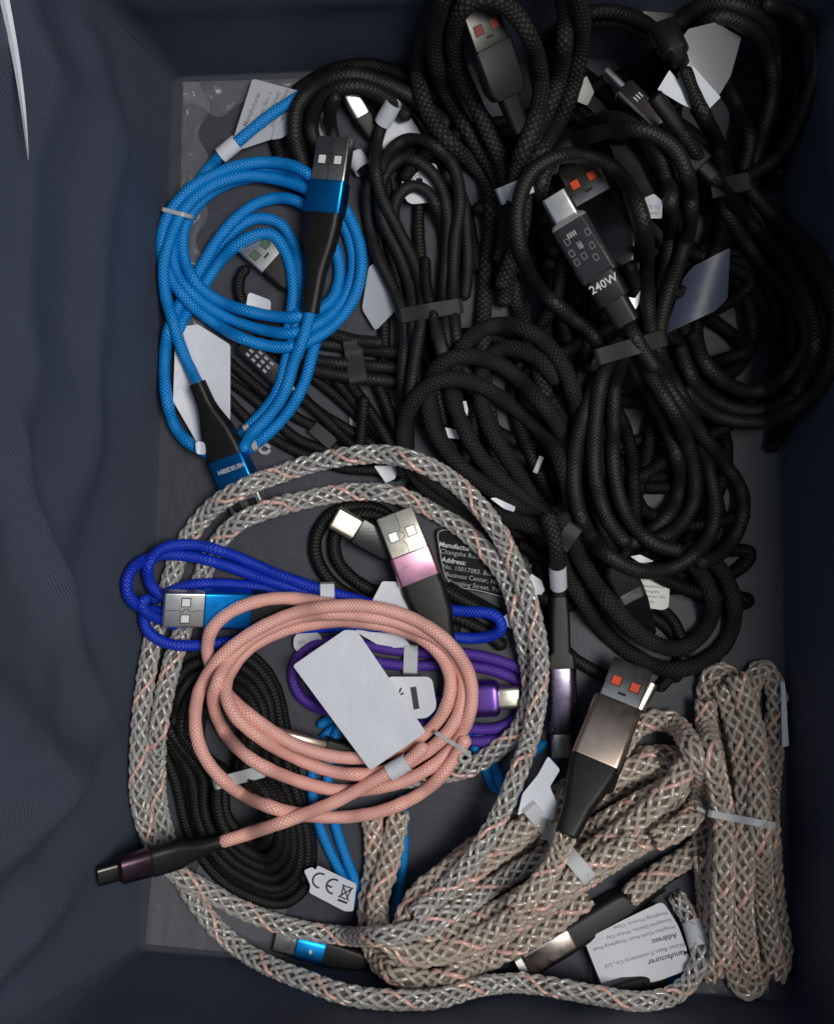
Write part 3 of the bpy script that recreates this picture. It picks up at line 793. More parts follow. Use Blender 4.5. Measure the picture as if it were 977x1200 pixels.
band('cable_strap', 'short black strap round the sideways black cables', (412, 398), (420, 448), 22, 'velcro', cat='cable strap')
band('cable_strap', 'dark grey strap on the diagonal thin black cables', (366, 500), (392, 522), 16, 'velcro', cat='cable strap')
# small USB-A plug and black ring inside the cyan coil
R1 = Cable('charging_cable', 'black cable with a silver plug lying inside the cyan coil', (320, 320), 'black2', 1.9)
f, _ = R1.run([(290, 280), (349, 333), (350, 384), (320, 380), (292, 366), (280, 342), (282, 322), (292, 312)], start=3.0, zb=1.5)
usb_a(f, 0, 40, 38, M['steel'], R1.root, 14, windows='green_insert', seam=False)
boot(f, [(40, 38, 15), (70, 36, 15), (84, 18, 12)], R1.root)
tag('paper_tag', 'tiny white tag corner inside the cyan coil below the silver plug', 'paper tag', [(291, 342), (318, 352), (316, 372), (288, 362)], 'paper')
R2 = Cable('charging_cable', 'thin black cable end with small pale print under the cyan coil', (310, 430), 'black2', 1.8)
f, _ = R2.run([(285, 402), (345, 460), (380, 490), (420, 530)], start=3.0)
l = loft('connector_body', f, [(0, 22, 12), (1, 26, 14), (55, 26, 14), (70, 18, 12), (82, 13, 10)], 4, M['gloss'], R2.root)
for i in range(4):
    for j in (-6, 0, 6): plate('print_mark', f, 12+9*i, 17+9*i, j-1.6, j+1.6, 7, 7.3, M['ink_dim'], l)
# plugs near the top between black rings
R3 = Cable('charging_cable', 'black cable with a bright silver plug tip beside the upper left black rings', (420, 130), 'black2', 1.9)
f, _ = R3.run([(410, 108), (438, 160), (450, 200), (460, 260)], start=3.0)
usb_c(f, 0, 30, 22, M['steel'], R3.root, 9)
boot(f, [(29, 22, 13), (31, 25, 14), (56, 18, 12)], R3.root)
R3.run([(404, 168), (414, 182), (426, 198), (440, 225), (452, 260)]); R3b = R3.last
wrap('paper_wrap', 'short white wrap around a black cable right of the blue collared plug', R3b, (420, 190), 22, grow=1.2)

# black bundle K, lower left
K = Cable('charging_cable', 'long black cable folded into an oval skein at the lower left, behind the pink coil', (270, 900), 'black2', 1.95)
def skein(base, insets, c):
    out = []
    for i, s in enumerate(insets):
        b = np.array(base, float); d = np.array(c)-b; L = np.linalg.norm(d, axis=1)[:, None]; b = b+d/L*np.minimum(s, L*.9)
        out += [tuple(x) for x in b]
    return out
kb = [(183, 860), (205, 915), (221, 977), (253, 1026), (290, 1050), (333, 1060), (358, 1040), (366, 1000), (358, 950), (345, 900), (335, 850), (322, 800), (295, 768), (258, 756), (215, 762), (186, 800), (178, 832)]
kc = (272, 905)
K.run(skein(kb, (1, 14, 27, 40), kc)); K.run(skein(kb, (52, 64, 74), kc)); K.run(skein(kb, (7, 20, 33), kc)[6:]); K.run(skein(kb, (46, 58), kc)[3:])
band('cable_tie', 'translucent white tie across the oval black skein under the pink coil', (204, 931), (312, 903), 15, 'strap_grey', hug=10)

# purple cable
PU = Cable('charging_cable', 'violet braided cable with a metallic violet connector, half hidden by the pink coil', (490, 810), 'purple', 1.9)
PU.run([(392, 842), (450, 856), (530, 868), (590, 866), (624, 848), (636, 818), (622, 792), (590, 776), (545, 766), (480, 764), (420, 755), (378, 752), (350, 768), (343, 795), (356, 820), (400, 838), (470, 848), (540, 854), (588, 852), (612, 832), (610, 802), (585, 788), (545, 780), (470, 780), (410, 772), (372, 780), (364, 800), (380, 822), (420, 834)])
f, _ = PU.run([(612, 817), (538, 820), (500, 824), (450, 840), (400, 850)], start=4.0)
loft('plug_shell', f, [(8, 20, 6, 3), (3, 20, 6, 3), (3, 27, 12, 6), (4, 28, 13, 6.5), (28, 28, 13, 6.5)], 6, M['cream_metal'], PU.root)
loft('collar', f, [(27, 34, 20), (30, 42, 24), (34, 43, 25), (70, 43, 25), (76, 40, 24)], 11, M['purple_metal'], PU.root)
band('cable_strap', 'pale grey strap round the violet cable beside the large white tag', (482, 745), (480, 800), 17, 'strap_grey', cat='cable strap')

# O: black plug with gold square tip, label P
O = Cable('charging_cable', 'black round cable with a square pale gold tip, looped beside the pink collared plug', (410, 650), 'black2', 2.3)
O.run([(470, 640), (455, 604), (422, 594), (392, 600), (372, 624), (370, 652), (388, 682), (420, 704), (470, 722), (540, 738)])
O.run([(470, 628), (440, 604), (410, 606), (393, 626), (394, 655), (418, 682), (455, 700), (500, 712), (560, 735), (592, 760)])
O.run([(520, 686), (560, 708), (590, 724), (625, 745)]); 
f, _ = O.run([(392, 606), (470, 650), (520, 690), (560, 712), (600, 735)], start=3.8)
usb_c(f, 0, 31, 29, M['cream_metal'], O.root, 10)
loft('connector_body', f, [(30, 32, 16), (31, 36, 18), (72, 36, 18), (88, 22, 16)], 4, M['gloss'], O.root)
P1, zf = tag('label_sticker', 'black label with white rounded outline and white manufacturer text beside the pink collared plug', 'label',
    [(509, 618), (598, 632), (622, 704), (536, 690), (516, 664)], 'black_label', corner=9, lift=1.5)
poly = np.array([(513, 622), (596, 635), (617, 700), (540, 687), (520, 662)], float)
def outline(poly, zf, parent, wpx=1.1, mat='ink_dim'):
    D = catmull(np.vstack([poly, poly[:1]]), 3, 1); V = []; F = []
    n = len(D); T = np.gradient(D, axis=0); T /= np.linalg.norm(T, axis=1)[:, None]+1e-9; N = np.stack([-T[:, 1], T[:, 0]], 1)
    A = D+N*wpx/2; B = D-N*wpx/2; V = np.vstack([W(A, zf(A)+.08), W(B, zf(B)+.08)])
    F = [(i, i+1, n+i+1, n+i) for i in range(n-1)]
    build('printed_outline', V, F, M[mat], parent, smooth=False)
outline(np.array([(513, 630), (513, 624), (519, 621), (560, 627), (600, 634), (611, 665), (622, 702), (560, 692), (532, 686), (522, 675), (517, 655)], float), zf, P1)
for s, x, y, sz, bo in (('Manufacturer:', 514, 640, 8.2, 1), ('Changsha Ruizhiang E-Commerce', 515, 648, 8, 0), ('Address:', 517, 658, 8.2, 1), ('No. 10017083, Building 4, China', 518, 666, 7.6, 0), ('Business Center, No. 798, Zhan', 521, 675, 7.6, 0), ('Dongjing Street, Yuhua District', 524, 684, 7.6, 0)):
    write(s, x, y, 9, sz, 'ink_white' if bo else 'ink_dim', bool(bo), lambda Q: zf(Q)+.08, P1)

# ---- cyan cable I, tail first (it slips under the black ring)
I = Cable('charging_cable', 'bright cyan cable coil at the upper left with two blue collared plugs', (305, 310), 'cyan', 2.0)
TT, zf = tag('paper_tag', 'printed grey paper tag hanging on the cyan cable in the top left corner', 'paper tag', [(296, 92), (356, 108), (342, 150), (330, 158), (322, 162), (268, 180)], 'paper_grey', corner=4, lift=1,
    lines=[('Manufacturer', 289, 149, -67, 8, 'ink_grey', True), ('Address: Rm. 1', 301, 151, -67, 7.5, 'ink_grey', False), ('Building, Street', 311, 151, -67, 7.5, 'ink_grey', False), ('Shenzhen China', 320, 150, -67, 7.5, 'ink_grey', False), ('518000', 330, 148, -67, 7, 'ink_grey', False)])
tag('paper_tag', 'folded end of the grey printed tag with one pink spot under the cyan cable', 'paper tag', [(322, 148), (352, 128), (346, 150), (330, 162), (318, 164)], 'paper_grey', corner=3, lift=.5, tilt=(6, 0))
I.run([(392, 92), (356, 110), (318, 134), (280, 165), (252, 189), (231, 217), (216, 250), (210, 285), (212, 320)])
wrap('paper_wrap', 'white paper wrap around the straight end of the cyan cable', I.last, (268, 174), 25)
# G black ring
G = Cable('charging_cable', 'thick black cable ring behind the upper blue collared plug', (400, 140), 'black', 2.6)
G.run([(352, 236), (364, 214), (352, 185), (345, 155), (350, 122), (376, 98), (410, 88), (450, 98), (492, 120), (525, 150)])
G.run([(378, 205), (372, 175), (364, 150), (372, 122), (396, 104), (424, 102), (448, 112), (480, 140)])
G.run([(395, 108), (386, 135), (392, 165), (398, 200)], r=2.2)
# white tag under the cyan coil
tag('paper_tag', 'large blank pale blue tag under the lower left part of the cyan coil', 'paper tag', [(206, 384), (232, 380), (270, 404), (270, 490), (256, 528), (234, 524), (203, 470)], 'paper', corner=3, z=5.6, tilt=(-2, 0))
# coil
I.run([(346, 392), (350, 352), (352, 320), (345, 288), (328, 262), (300, 256), (268, 276), (245, 302), (231, 330), (226, 352)], zb=-1)
I.run([(336, 396), (342, 362), (344, 336), (336, 298), (318, 274), (290, 279), (262, 302), (240, 333), (222, 362), (206, 392)], zb=-1)
I.run([(288, 530), (298, 521), (320, 503), (341, 478), (357, 447), (366, 414), (374, 385), (380, 350)], zb=-1)
I.run([(270, 530), (289, 503), (310, 481), (326, 457), (336, 420), (345, 390), (350, 360)], zb=-1)
I.run([(288, 536), (262, 534), (232, 526), (208, 505), (196, 470), (193, 426), (198, 386), (212, 355), (232, 320), (262, 272), (298, 240), (334, 232), (366, 246), (388, 280), (398, 318), (388, 352), (352, 371), (300, 367), (250, 349), (226, 326), (214, 290), (222, 254),
    (250, 224), (295, 208), (345, 216), (385, 240), (408, 275), (414, 315), (402, 352), (372, 380), (340, 391), (288, 381), (240, 357), (210, 326), (202, 290), (212, 248), (244, 213), (300, 197), (352, 205), (400, 240), (422, 290), (420, 335), (400, 372), (370, 396), (338, 407), (290, 399), (240, 371), (206, 335), (190, 300), (194, 260), (222, 222), (262, 200), (310, 190), (352, 198), (382, 224)])
# second connector, boot then collar then shell towards the lower right
_, f = I.run([(378, 230), (340, 214), (290, 206), (248, 218), (216, 246), (200, 280), (192, 310), (194, 345), (204, 380), (214, 412), (232, 450), (300, 613)], end=4.2)
f.s = f.s; f = Frame(f.o, f.o+f.a*f.L, roll=20)
usb_a(f, 0, 47, 44, M['steel'], I.root, 16)
c2 = loft('collar', f, [(45, 44, 21), (46, 46, 23), (84, 46, 23), (85, 45, 22)], 3.5, M['blue_metal'], I.root)
write_on(f, 'HIBIDEUIN', 68, 3, 7.5, 11.8, 'ink_white', c2, flip=-1)
boot(f, [(84, 45, 22), (94, 45, 22), (118, 38, 21), (140, 24, 19), (150, 20, 18), (176, 18, 17)], I.root, corner=6)
band('cable_tie', 'clear looped tie holding three cyan strands beside the lower blue collared plug', (287, 498), (300, 527), 7, 'tie_clear', knot=(310, 526))
band('cable_tie', 'thin clear tie on the left side of the cyan coil', (190, 245), (228, 255), 5, 'tie_clear')
tag('plastic_clip', 'small white clip where the cyan cable passes under the black plug sleeve', 'clip', [(229, 517), (240, 518), (242, 533), (230, 532)], 'paper', corner=4, th=1.5)

# upper blue collared plug lies across the coil
f, _ = I.run([(394, 162), (364, 364), (356, 395), (344, 426), (332, 463), (313, 490), (292, 512), (284, 530)], start=4.6)
f = Frame(f.o, f.o+f.a*f.L, roll=-20)
usb_a(f, 0, 52, 43, M['steel'], I.root, 16, windows='white_insert')
loft('collar', f, [(51, 44, 21), (52, 46, 23), (88, 46, 23), (89, 45, 22)], 4, M['blue_metal'], I.root)
boot(f, [(88, 45, 22), (104, 44, 22), (128, 38, 21), (146, 30, 20), (160, 25, 19), (206, 21, 18)], I.root, corner=8)
# F slim black loops
F_ = Cable('charging_cable', 'slim black cable in narrow upright loops right of the upper blue collared plug', (490, 280), 'black', 2.1)
Ft, zf = tag('paper_tag', 'white tag with faint handwriting tucked behind the slim black loops', 'paper tag', [(458, 140), (478, 132), (500, 168), (474, 172), (450, 186), (446, 165)], 'paper', corner=3, lift=-1)
tag('paper_tag', 'white half round tag inside the slim black loops', 'paper tag', [(482, 196), (512, 190), (514, 236), (478, 240), (468, 216)], 'paper', corner=9, lift=-1, lines=[('PASS', 476, 214, -12, 9, 'ink_grey', True)])
F_.run([(544, 352), (548, 311), (546, 265), (540, 228), (520, 200)])
F_.run([(520, 400), (526, 345), (522, 300), (515, 252), (500, 224), (480, 218), (464, 234), (462, 262), (476, 300), (492, 345), (500, 380)])
F_.run([(472, 470), (472, 434), (474, 378), (462, 342), (441, 296), (431, 252), (432, 218), (446, 196)])
F_.run([(530, 440), (523, 392), (520, 342), (524, 290), (524, 250), (516, 218), (498, 195), (474, 185), (452, 202), (445, 232), (450, 262), (468, 300), (482, 345), (484, 378), (486, 422), (490, 470)])
F_.run([(556, 462), (540, 420), (534, 391), (531, 342), (533, 281), (539, 235), (530, 192), (504, 168), (474, 164), (452, 184), (444, 206)])
F_.run([(462, 120), (446, 150), (440, 184), (446, 227), (467, 270), (486, 310), (495, 345), (494, 373), (486, 422), (480, 470), (478, 540)])
wrap('paper_wrap', 'white paper wrap on the top end of the slim black cable', F_.last, (458, 131), 31)
Fp = Cable('charging_cable', 'black cable end with slim sleeve below the slim loops strap', (515, 390), 'black2', 1.9)
f, _ = Fp.run([(520, 420), (508, 372), (500, 340), (498, 300)], start=2.6)
boot(f, [(0, 15, 13), (1, 17, 14), (30, 17, 14), (48, 13, 12)], Fp.root)
band('cable_strap', 'black strap round the waist of the slim black loops', (468, 370), (546, 357), 18, 'velcro', cat='cable strap', hug=9)

# B dotted thick cable
tag('paper_tag', 'teal and white tag edge beside the speckled black cable at the top', 'paper tag', [(523, 18), (529, 22), (528, 36), (522, 34)], 'teal', corner=1)
B1 = Cable('charging_cable', 'black plug with silver shell and two red windows inside the speckled loops at the top', (580, 60), 'deep', 2.4)
f, _ = B1.run([(558, 8), (610, 156), (612, 200), (605, 260)], start=5.0, zb=0)
f = Frame(f.o, f.o+f.a*f.L, roll=12)
usb_a(f, 0, 46, 46, M['steel_dark_shaded'], B1.root, 17, windows='shaded_insert', seam=False)
boot(f, [(45, 48, 22), (47, 52, 24), (96, 50, 24), (108, 40, 22), (109, 26, 20), (140, 22, 18), (153, 20, 18)], B1.root)
tag('paper_tag', 'pale tag with a round hole and clipped corners right of the speckled loops', 'paper tag', [(672, 95), (684, 82), (696, 108), (688, 124), (674, 118)], 'paper_warm', corner=3)
plate('punched_hole', Frame(W((682, 100), top(682, 100)+.2), W((682, 108), top(682, 108)+.2)), 0, 5, -3, 3, 0, .3, M['hole'], bpy.data.objects['card'] if False else None) if False else None
B2 = Cable('charging_cable', 'thick speckled black cable in tall loops reaching the top edge, bound by a pale strap', (590, 120), 'dotted', 2.75)
B2.run([(590, 560), (572, 480), (566, 420), (566, 373), (569, 327), (575, 270), (576, 232), (566, 205), (523, 163), (498, 123), (489, 80), (496, 40), (513, 0), (530, -40)])
B2.run([(640, 470), (628, 420), (606, 357), (594, 311), (592, 262), (590, 232), (581, 205), (546, 150), (518, 98), (508, 46), (516, 5), (530, -30), (570, -50), (640, -40), (660, 0), (661, 46), (655, 92), (638, 138), (612, 190), (606, 230), (608, 290)])
B2.run([(585, 310), (598, 250), (598, 222), (588, 190), (564, 138), (541, 88), (531, 45), (540, 12), (562, -4), (588, 3), (612, 28), (628, 64), (634, 101), (625, 147), (608, 190), (602, 240), (598, 300), (590, 360)])
B2.run([(586, 340), (610, 270), (616, 215), (630, 185), (661, 132), (677, 77), (682, 31), (673, -10), (660, -40)])
band('cable_strap', 'pale grey strap round the waist of the speckled black loops', (562, 240), (626, 214), 21, 'strap_grey', cat='cable strap', hug=9)

# C plush coil, middle
Cc = Cable('charging_cable', 'plush thick black cable fanned in wide arcs in the middle of the bin', (590, 500), 'plush', 2.7)
tag('paper_tag', 'thin white tag edge seen inside the plush black arcs', 'paper tag', [(542, 470), (546, 470), (553, 500), (549, 502)], 'paper', corner=1, lift=-3)
tag('paper_tag', 'small white curled tag inside the plush black arcs', 'paper tag', [(516, 500), (538, 504), (540, 515), (524, 513)], 'paper', corner=3, lift=-3)
Cc.run([(640, 610), (597, 540), (574, 502), (563, 465), (566, 430), (590, 408), (630, 420), (655, 450)])
Cc.run([(668, 622), (620, 590), (566, 540), (538, 490), (528, 455), (540, 410), (562, 388), (592, 380), (626, 392), (654, 420), (672, 462), (680, 505), (680, 560), (676, 610)])
Cc.run([(670, 628), (610, 596), (538, 545), (509, 505), (502, 465), (512, 432), (535, 418), (566, 420), (597, 435), (628, 466), (653, 498), (668, 540), (674, 600)])
Cc.run([(668, 618), (600, 610), (530, 590), (490, 560), (474, 526), (477, 486), (497, 456), (524, 444), (556, 449), (590, 469), (622, 494), (650, 528), (664, 565), (672, 615)])
Cc.run([(486, 545), (530, 580), (590, 605), (660, 625)])
# lower loop of the plush cable
Cl = Cable('charging_cable', 'plush thick black cable loop hanging below the dark strap, above the rose gold plug', (750, 700), 'plush', 2.8)
tag('paper_tag', 'white rounded tag with small print inside the lower plush loop', 'paper tag', [(742, 676), (785, 676), (783, 712), (776, 715), (750, 711)], 'paper_warm', corner=4, lift=-1,
    lines=[('Manufacturer', 751, 688, 3, 5.2, 'ink_grey', False), ('Changsha', 752, 694, 3, 5.2, 'ink_grey', False), ('Address: No.', 752, 700, 3, 5.2, 'ink_grey', False), ('China', 754, 706, 3, 5.2, 'ink_grey', False)])
S5 = Cable('charging_cable', 'dark connector with a silver ring inside the lower plush loop', (730, 690), 'black2', 2.2)
f, _ = S5.run([(760, 745), (716, 648), (700, 600), (690, 560)], start=3.4)
loft('connector_body', f, [(0, 16, 9), (2, 20, 11), (50, 34, 18), (56, 34, 18)], 5, M['gloss'], S5.root)
loft('ring', f, [(56, 35, 19), (56.5, 36, 20), (68, 36, 20), (68.5, 35, 19)], 8, M['steel'], S5.root)
boot(f, [(68, 35, 19), (95, 35, 19), (106, 24, 17)], S5.root)
Cl.run([(640, 600), (650, 630), (660, 665), (680, 700), (709, 741), (747, 771), (784, 785), (821, 777), (850, 753), (860, 720), (854, 686), (832, 655), (800, 640)])
Cl.run([(655, 600), (668, 632), (684, 662), (703, 692), (733, 728), (770, 756), (800, 759), (825, 739), (835, 710), (827, 683), (806, 655), (780, 640)])
band('cable_strap', 'dark strap where the plush arcs narrow above the lower loop', (656, 642), (678, 610), 20, 'velcro', cat='cable strap', hug=8)
# S : vertical violet-grey connector
S = Cable('charging_cable', 'vertical grey violet connector with a white ring beside the rose gold plug', (658, 800), 'dotted', 2.3)
f, _ = S.run([(658, 888), (655, 700), (653, 665), (650, 630), (640, 600)], start=4.6)
usb_c(f, 0, 32, 24, M['steel'], S.root, 10)
loft('collar', f, [(30, 34, 22), (33, 37, 24), (104, 37, 24), (107, 36, 23)], 11, M['plum_metal'], S.root)
boot(f, [(107, 35, 22), (122, 33, 22), (126, 24, 20), (168, 23, 19), (190, 19, 17)], S.root)
wrap('paper_wrap', 'shiny white ring wrap on the cable of the vertical violet connector', S.last, (652, 674), 42, grow=.3)
tag('paper_tag', 'white tag corner right of the rope loop beside the black label', 'paper tag', [(622, 672), (634, 680), (638, 692), (626, 706), (616, 690)], 'paper', corner=2)
tag('paper_tag', 'white tag corner below the black label, left of the rope loop', 'paper tag', [(585, 727), (600, 714), (614, 722), (612, 738), (600, 738)], 'paper', corner=2)

# A right hand coil
A1 = Cable('charging_cable', 'black braided cable in big round loops along the right bin wall', (880, 300), 'black', 2.45)
A1.run([(905, 140), (908, 77), (898, 31), (861, 6), (825, 6), (790, 30)])
A1.run([(790, 120), (800, 60), (840, 20), (885, 40), (905, 95), (895, 150), (880, 205), (884, 250), (925, 305), (960, 365), (963, 412), (936, 462), (875, 482), (818, 455), (795, 405)])
A1.run([(840, 80), (862, 120), (878, 165), (872, 210), (908, 255), (950, 295), (978, 345), (980, 405), (958, 455), (902, 492), (840, 488), (798, 455)])
A1.run([(815, 120), (838, 160), (850, 205), (846, 235), (885, 300), (932, 350), (946, 397), (922, 441), (877, 459), (832, 434), (810, 390)])
A1.run([(862, 215), (912, 181), (948, 110), (958, 61), (932, 18), (892, 3)])
# foil, dark box and small plugs
box = thing('wall_charger', 'dark matte charger block half hidden at the top edge', 'charger', W((765, 20), 20))
fb = Frame(W((752, -30), 26), W((790, 58), 22), roll=8)
loft('body', fb, [(0, 64, 50, 5), (1, 68, 54, 6), (84, 68, 54, 6), (86, 64, 50, 5)], 6, M['card_black'], box)
for q in [(x, y) for x in range(725, 820, 5) for y in range(-20, 60, 5)]:
    X = W(q, 24); stamp(H, X[0], X[1], 24, 2.5)
foil, zf = tag('foil_tag', 'crumpled silver foil tag with folded corners near the top right', 'foil tag', [(788, 60), (806, 34), (838, 26), (868, 44), (856, 88), (842, 112), (808, 90)], 'foil', corner=3, curl=-5, curl_dir=(1, -.6), lift=4, tilt=(-16, 6))
tag('paper_tag', 'white folded tag in front of the crumpled foil near the top right', 'paper tag', [(770, 105), (784, 82), (790, 95), (812, 78), (844, 114), (824, 134), (798, 122)], 'paper', corner=1, curl=2, lift=2.5)
P5 = Cable('charging_cable', 'round black plug end poking out over the white folded tag', (795, 60), 'black2', 2.3)
f, _ = P5.run([(776, 30), (802, 84), (812, 110), (840, 170), (850, 230)], start=4.4)
loft('connector_body', f, [(0, 30, 20), (2, 34, 22), (42, 32, 22), (44, 24, 20), (60, 20, 17)], 10, M['rubber'], P5.root)
P4 = Cable('charging_cable', 'clear bodied slim connector pointing to the top left beside the foil', (755, 130), 'black2', 2.3)
f, _ = P4.run([(709, 84), (838, 212), (880, 262), (930, 320), (955, 400), (930, 465)], start=3.8)
usb_c(f, 0, 32, 9, M['steel'], P4.root, 22)
l = loft('connector_body', f, [(28, 20, 20), (31, 26, 24), (88, 28, 26), (92, 27, 25)], 5, M['taupe_metal'], P4.root)
for i in range(3): plate('print_mark', f, 48, 55, -6+i*4, -4.5+i*4, 12.6, 13.3, M['ink_white'], l)
boot(f, [(92, 26, 24), (120, 26, 24), (121, 31, 27), (160, 30, 26), (161, 18, 17), (180, 17, 16)], P4.root)
P6 = Cable('charging_cable', 'grey barrel connector lying alongside the clear bodied slim connector', (780, 130), 'black2', 2.2)
f, _ = P6.run([(766, 112), (800, 158), (822, 190), (850, 225)], start=3.2)
loft('connector_body', f, [(0, 15, 13), (1, 19, 16), (40, 19, 16), (56, 14, 13)], 7, M['rubber'], P6.root)
tag('paper_tag', 'small grey printed tag with clipped corners left of the dark band', 'paper tag', [(754, 232), (766, 227), (776, 236), (775, 256), (760, 256)], 'paper_grey', corner=2, lines=[('CE FC', 757, 244, 5, 6, 'ink_grey', False), ('RoHS', 757, 251, 5, 6, 'ink_grey', False)])
band('cable_strap', 'black strap across the right hand loops near the right bin wall', (820, 224), (906, 206), 22, 'velcro', cat='cable strap', hug=12)

# D 240W
D2 = Cable('charging_cable', 'black plug with silver shell and two orange windows behind the clear 240W connector', (705, 240), 'deep', 2.4)
f, _ = D2.run([(672, 190), (738, 314), (748, 350), (752, 400)], start=4.4)
f = Frame(f.o, f.o+f.a*f.L, roll=-12)
usb_a(f, 0, 54, 46, M['steel'], D2.root, 17, windows='orange', seam=False)
boot(f, [(53, 46, 22), (55, 49, 24), (118, 47, 24), (134, 30, 20), (140, 20, 17)], D2.root, mat='gloss')
D = Cable('charging_cable', 'black braided cable in long nested loops with the clear 240W connector', (745, 430), 'black', 2.5)
slate, zf = tag('plastic_tag', 'slate blue translucent flag tag standing right of the 240W cable loops', 'plastic tag', [(800, 326), (812, 312), (855, 290), (852, 350), (838, 364), (778, 392)], 'dark_paper', pc=1.0, corner=4, curl=-3, curl_dir=(1, .3), lift=0, tilt=(3, -3))
tag('paper_tag', 'torn silver tag corner beside the end of the clear 240W connector', 'paper tag', [(728, 346), (744, 350), (750, 340), (748, 356), (740, 370)], 'foil', corner=2)
D.run([(705, 405), (730, 395), (768, 395), (775, 350), (783, 300), (786, 258), (782, 212), (768, 172), (738, 146), (708, 139), (680, 150), (655, 175), (642, 205)])
D.run([(654, 300), (634, 262), (634, 215), (655, 178), (700, 156), (750, 152), (790, 175), (806, 212), (808, 262), (796, 305), (780, 350), (772, 388), (770, 405)])
D.run([(700, 560), (697, 500), (698, 440), (700, 400), (662, 366), (632, 338), (613, 305), (606, 268), (608, 236), (622, 203), (652, 184), (690, 183), (722, 200), (745, 235), (756, 275), (758, 330), (762, 385), (784, 440), (812, 490), (830, 550), (838, 600), (826, 636), (795, 662), (757, 670), (718, 655), (686, 620), (673, 575), (675, 520), (690, 470), (712, 420), (728, 395)])
D.run([(750, 400), (780, 450), (815, 500), (846, 540), (868, 575), (868, 612), (845, 648), (815, 662)])
D.run([(730, 400), (756, 455), (780, 500), (796, 555), (790, 592), (764, 622), (735, 640)])
D.run([(742, 395), (765, 445), (793, 490), (812, 545), (812, 590), (790, 622), (760, 636)], zb=-.5)
D.run([(738, 400), (722, 440), (718, 500), (720, 560), (738, 612), (768, 638), (800, 646)])
D.run([(724, 400), (706, 440), (697, 500), (697, 560), (712, 610), (735, 640)])
f, _ = D.run([(648, 228), (738, 385), (752, 410), (770, 436)], start=5.0, zb=1)
f = Frame(f.o, f.o+f.a*f.L, roll=-16)
usb_c(f, 0, 34, 33, M['steel'], D.root, 11)
cb = loft('clear_shell', f, [(32, 38, 18), (34, 44, 24), (40, 46, 25), (108, 46, 25), (110, 46, 25)], 5, M['clear'], D.root)
loft('highlight_rim', f, [(31, 30, 14), (33, 40, 20), (37, 45, 24.5), (38, 44, 24)], 5, M['tie_clear'], cb)  # pale ring added so the shell's edge highlight sits in its colour
pb = loft('circuit_board', f, [(30, 34, 8), (106, 38, 8)], 1.5, M['gloss'], D.root)
for (t, x) in ((58, -13), (74, -10), (88, -7), (66, 2), (80, 4), (56, 13), (70, 15), (82, 15)):
    for (a, b, c__, d__) in ((t-4, t-3.2, x-3, x+3), (t+3.2, t+4, x-3, x+3), (t-4, t+4, x-3, x-2.3), (t-4, t+4, x+2.3, x+3)): plate('chip_outline', f, a, b, c__, d__, 4, 4.4, M['ink_dim'], pb)
for i in range(4): plate('pin', f, 48, 54, -1+i*3, .6+i*3, 4, 4.6, M['ink_white'], pb)
plate('chip', f, 64, 71, -1, 4, 4, 5, M['ink_dim'], pb)
sl_ = loft('sleeve', f, [(108, 40, 22), (109, 42, 24), (142, 42, 24), (143, 41, 23)], 9, M['rubber'], D.root)
write_on(f, '240W', 124, 0, 14, 12.3, 'ink_white', sl_, ang=0, flip=1)
boot(f, [(142, 30, 22), (143, 33, 24), (174, 32, 22), (176, 22, 18), (180, 18, 17)], D.root, corner=8)
band('cable_strap', 'black strap binding the nested loops just below the clear 240W connector', (688, 422), (778, 396), 20, 'velcro', cat='cable strap', hug=12, tail=[(700, 418), (694, 432), (686, 428)])
tag('paper_tag', 'white tag corner peeking over the bottom of the nested black loops', 'paper tag', [(738, 652), (750, 650), (766, 658), (750, 660)], 'paper', corner=2, lift=-2)
tag('paper_tag', 'white tag sliver beside the rope loop under the plush cable', 'paper tag', [(574, 584), (580, 583), (604, 594), (602, 600), (590, 596)], 'paper', corner=2, lift=1)
tag('paper_tag', 'narrow grey tag sliver between the plush cable strands', 'paper tag', [(632, 534), (637, 536), (629, 555), (624, 553)], 'paper_grey', corner=1, lift=1)
tag('paper_tag', 'white tag corner poking above the rope loop in the middle', 'paper tag', [(438, 546), (466, 546), (463, 561), (452, 566)], 'paper', corner=2)

# ---- woven rope cables
# X dark connector at the bottom
X5 = Cable('charging_cable', 'dark connector with a taupe metal barrel lying diagonally under the rope bundle', (690, 1070), 'black2', 2.2)
f, _ = X5.run([(606, 1134), (772, 1034), (812, 1008)], start=4.4)
loft('plug_shell', f, [(0, 18, 8), (1, 24, 10), (14, 26, 11)], 5, M['steel'], X5.root)
loft('collar', f, [(10, 30, 22), (13, 36, 26), (70, 36, 26), (72, 35, 25)], 9, M['taupe_metal'], X5.root)
boot(f, [(72, 36, 26), (140, 38, 27), (168, 26, 22), (196, 24, 20)], X5.root, corner=9)
Q2 = Cable('charging_cable', 'woven clear and pink rope cable in a thick bundle at the bottom centre', (640, 990), 'rope', 3.7, kind='rope')
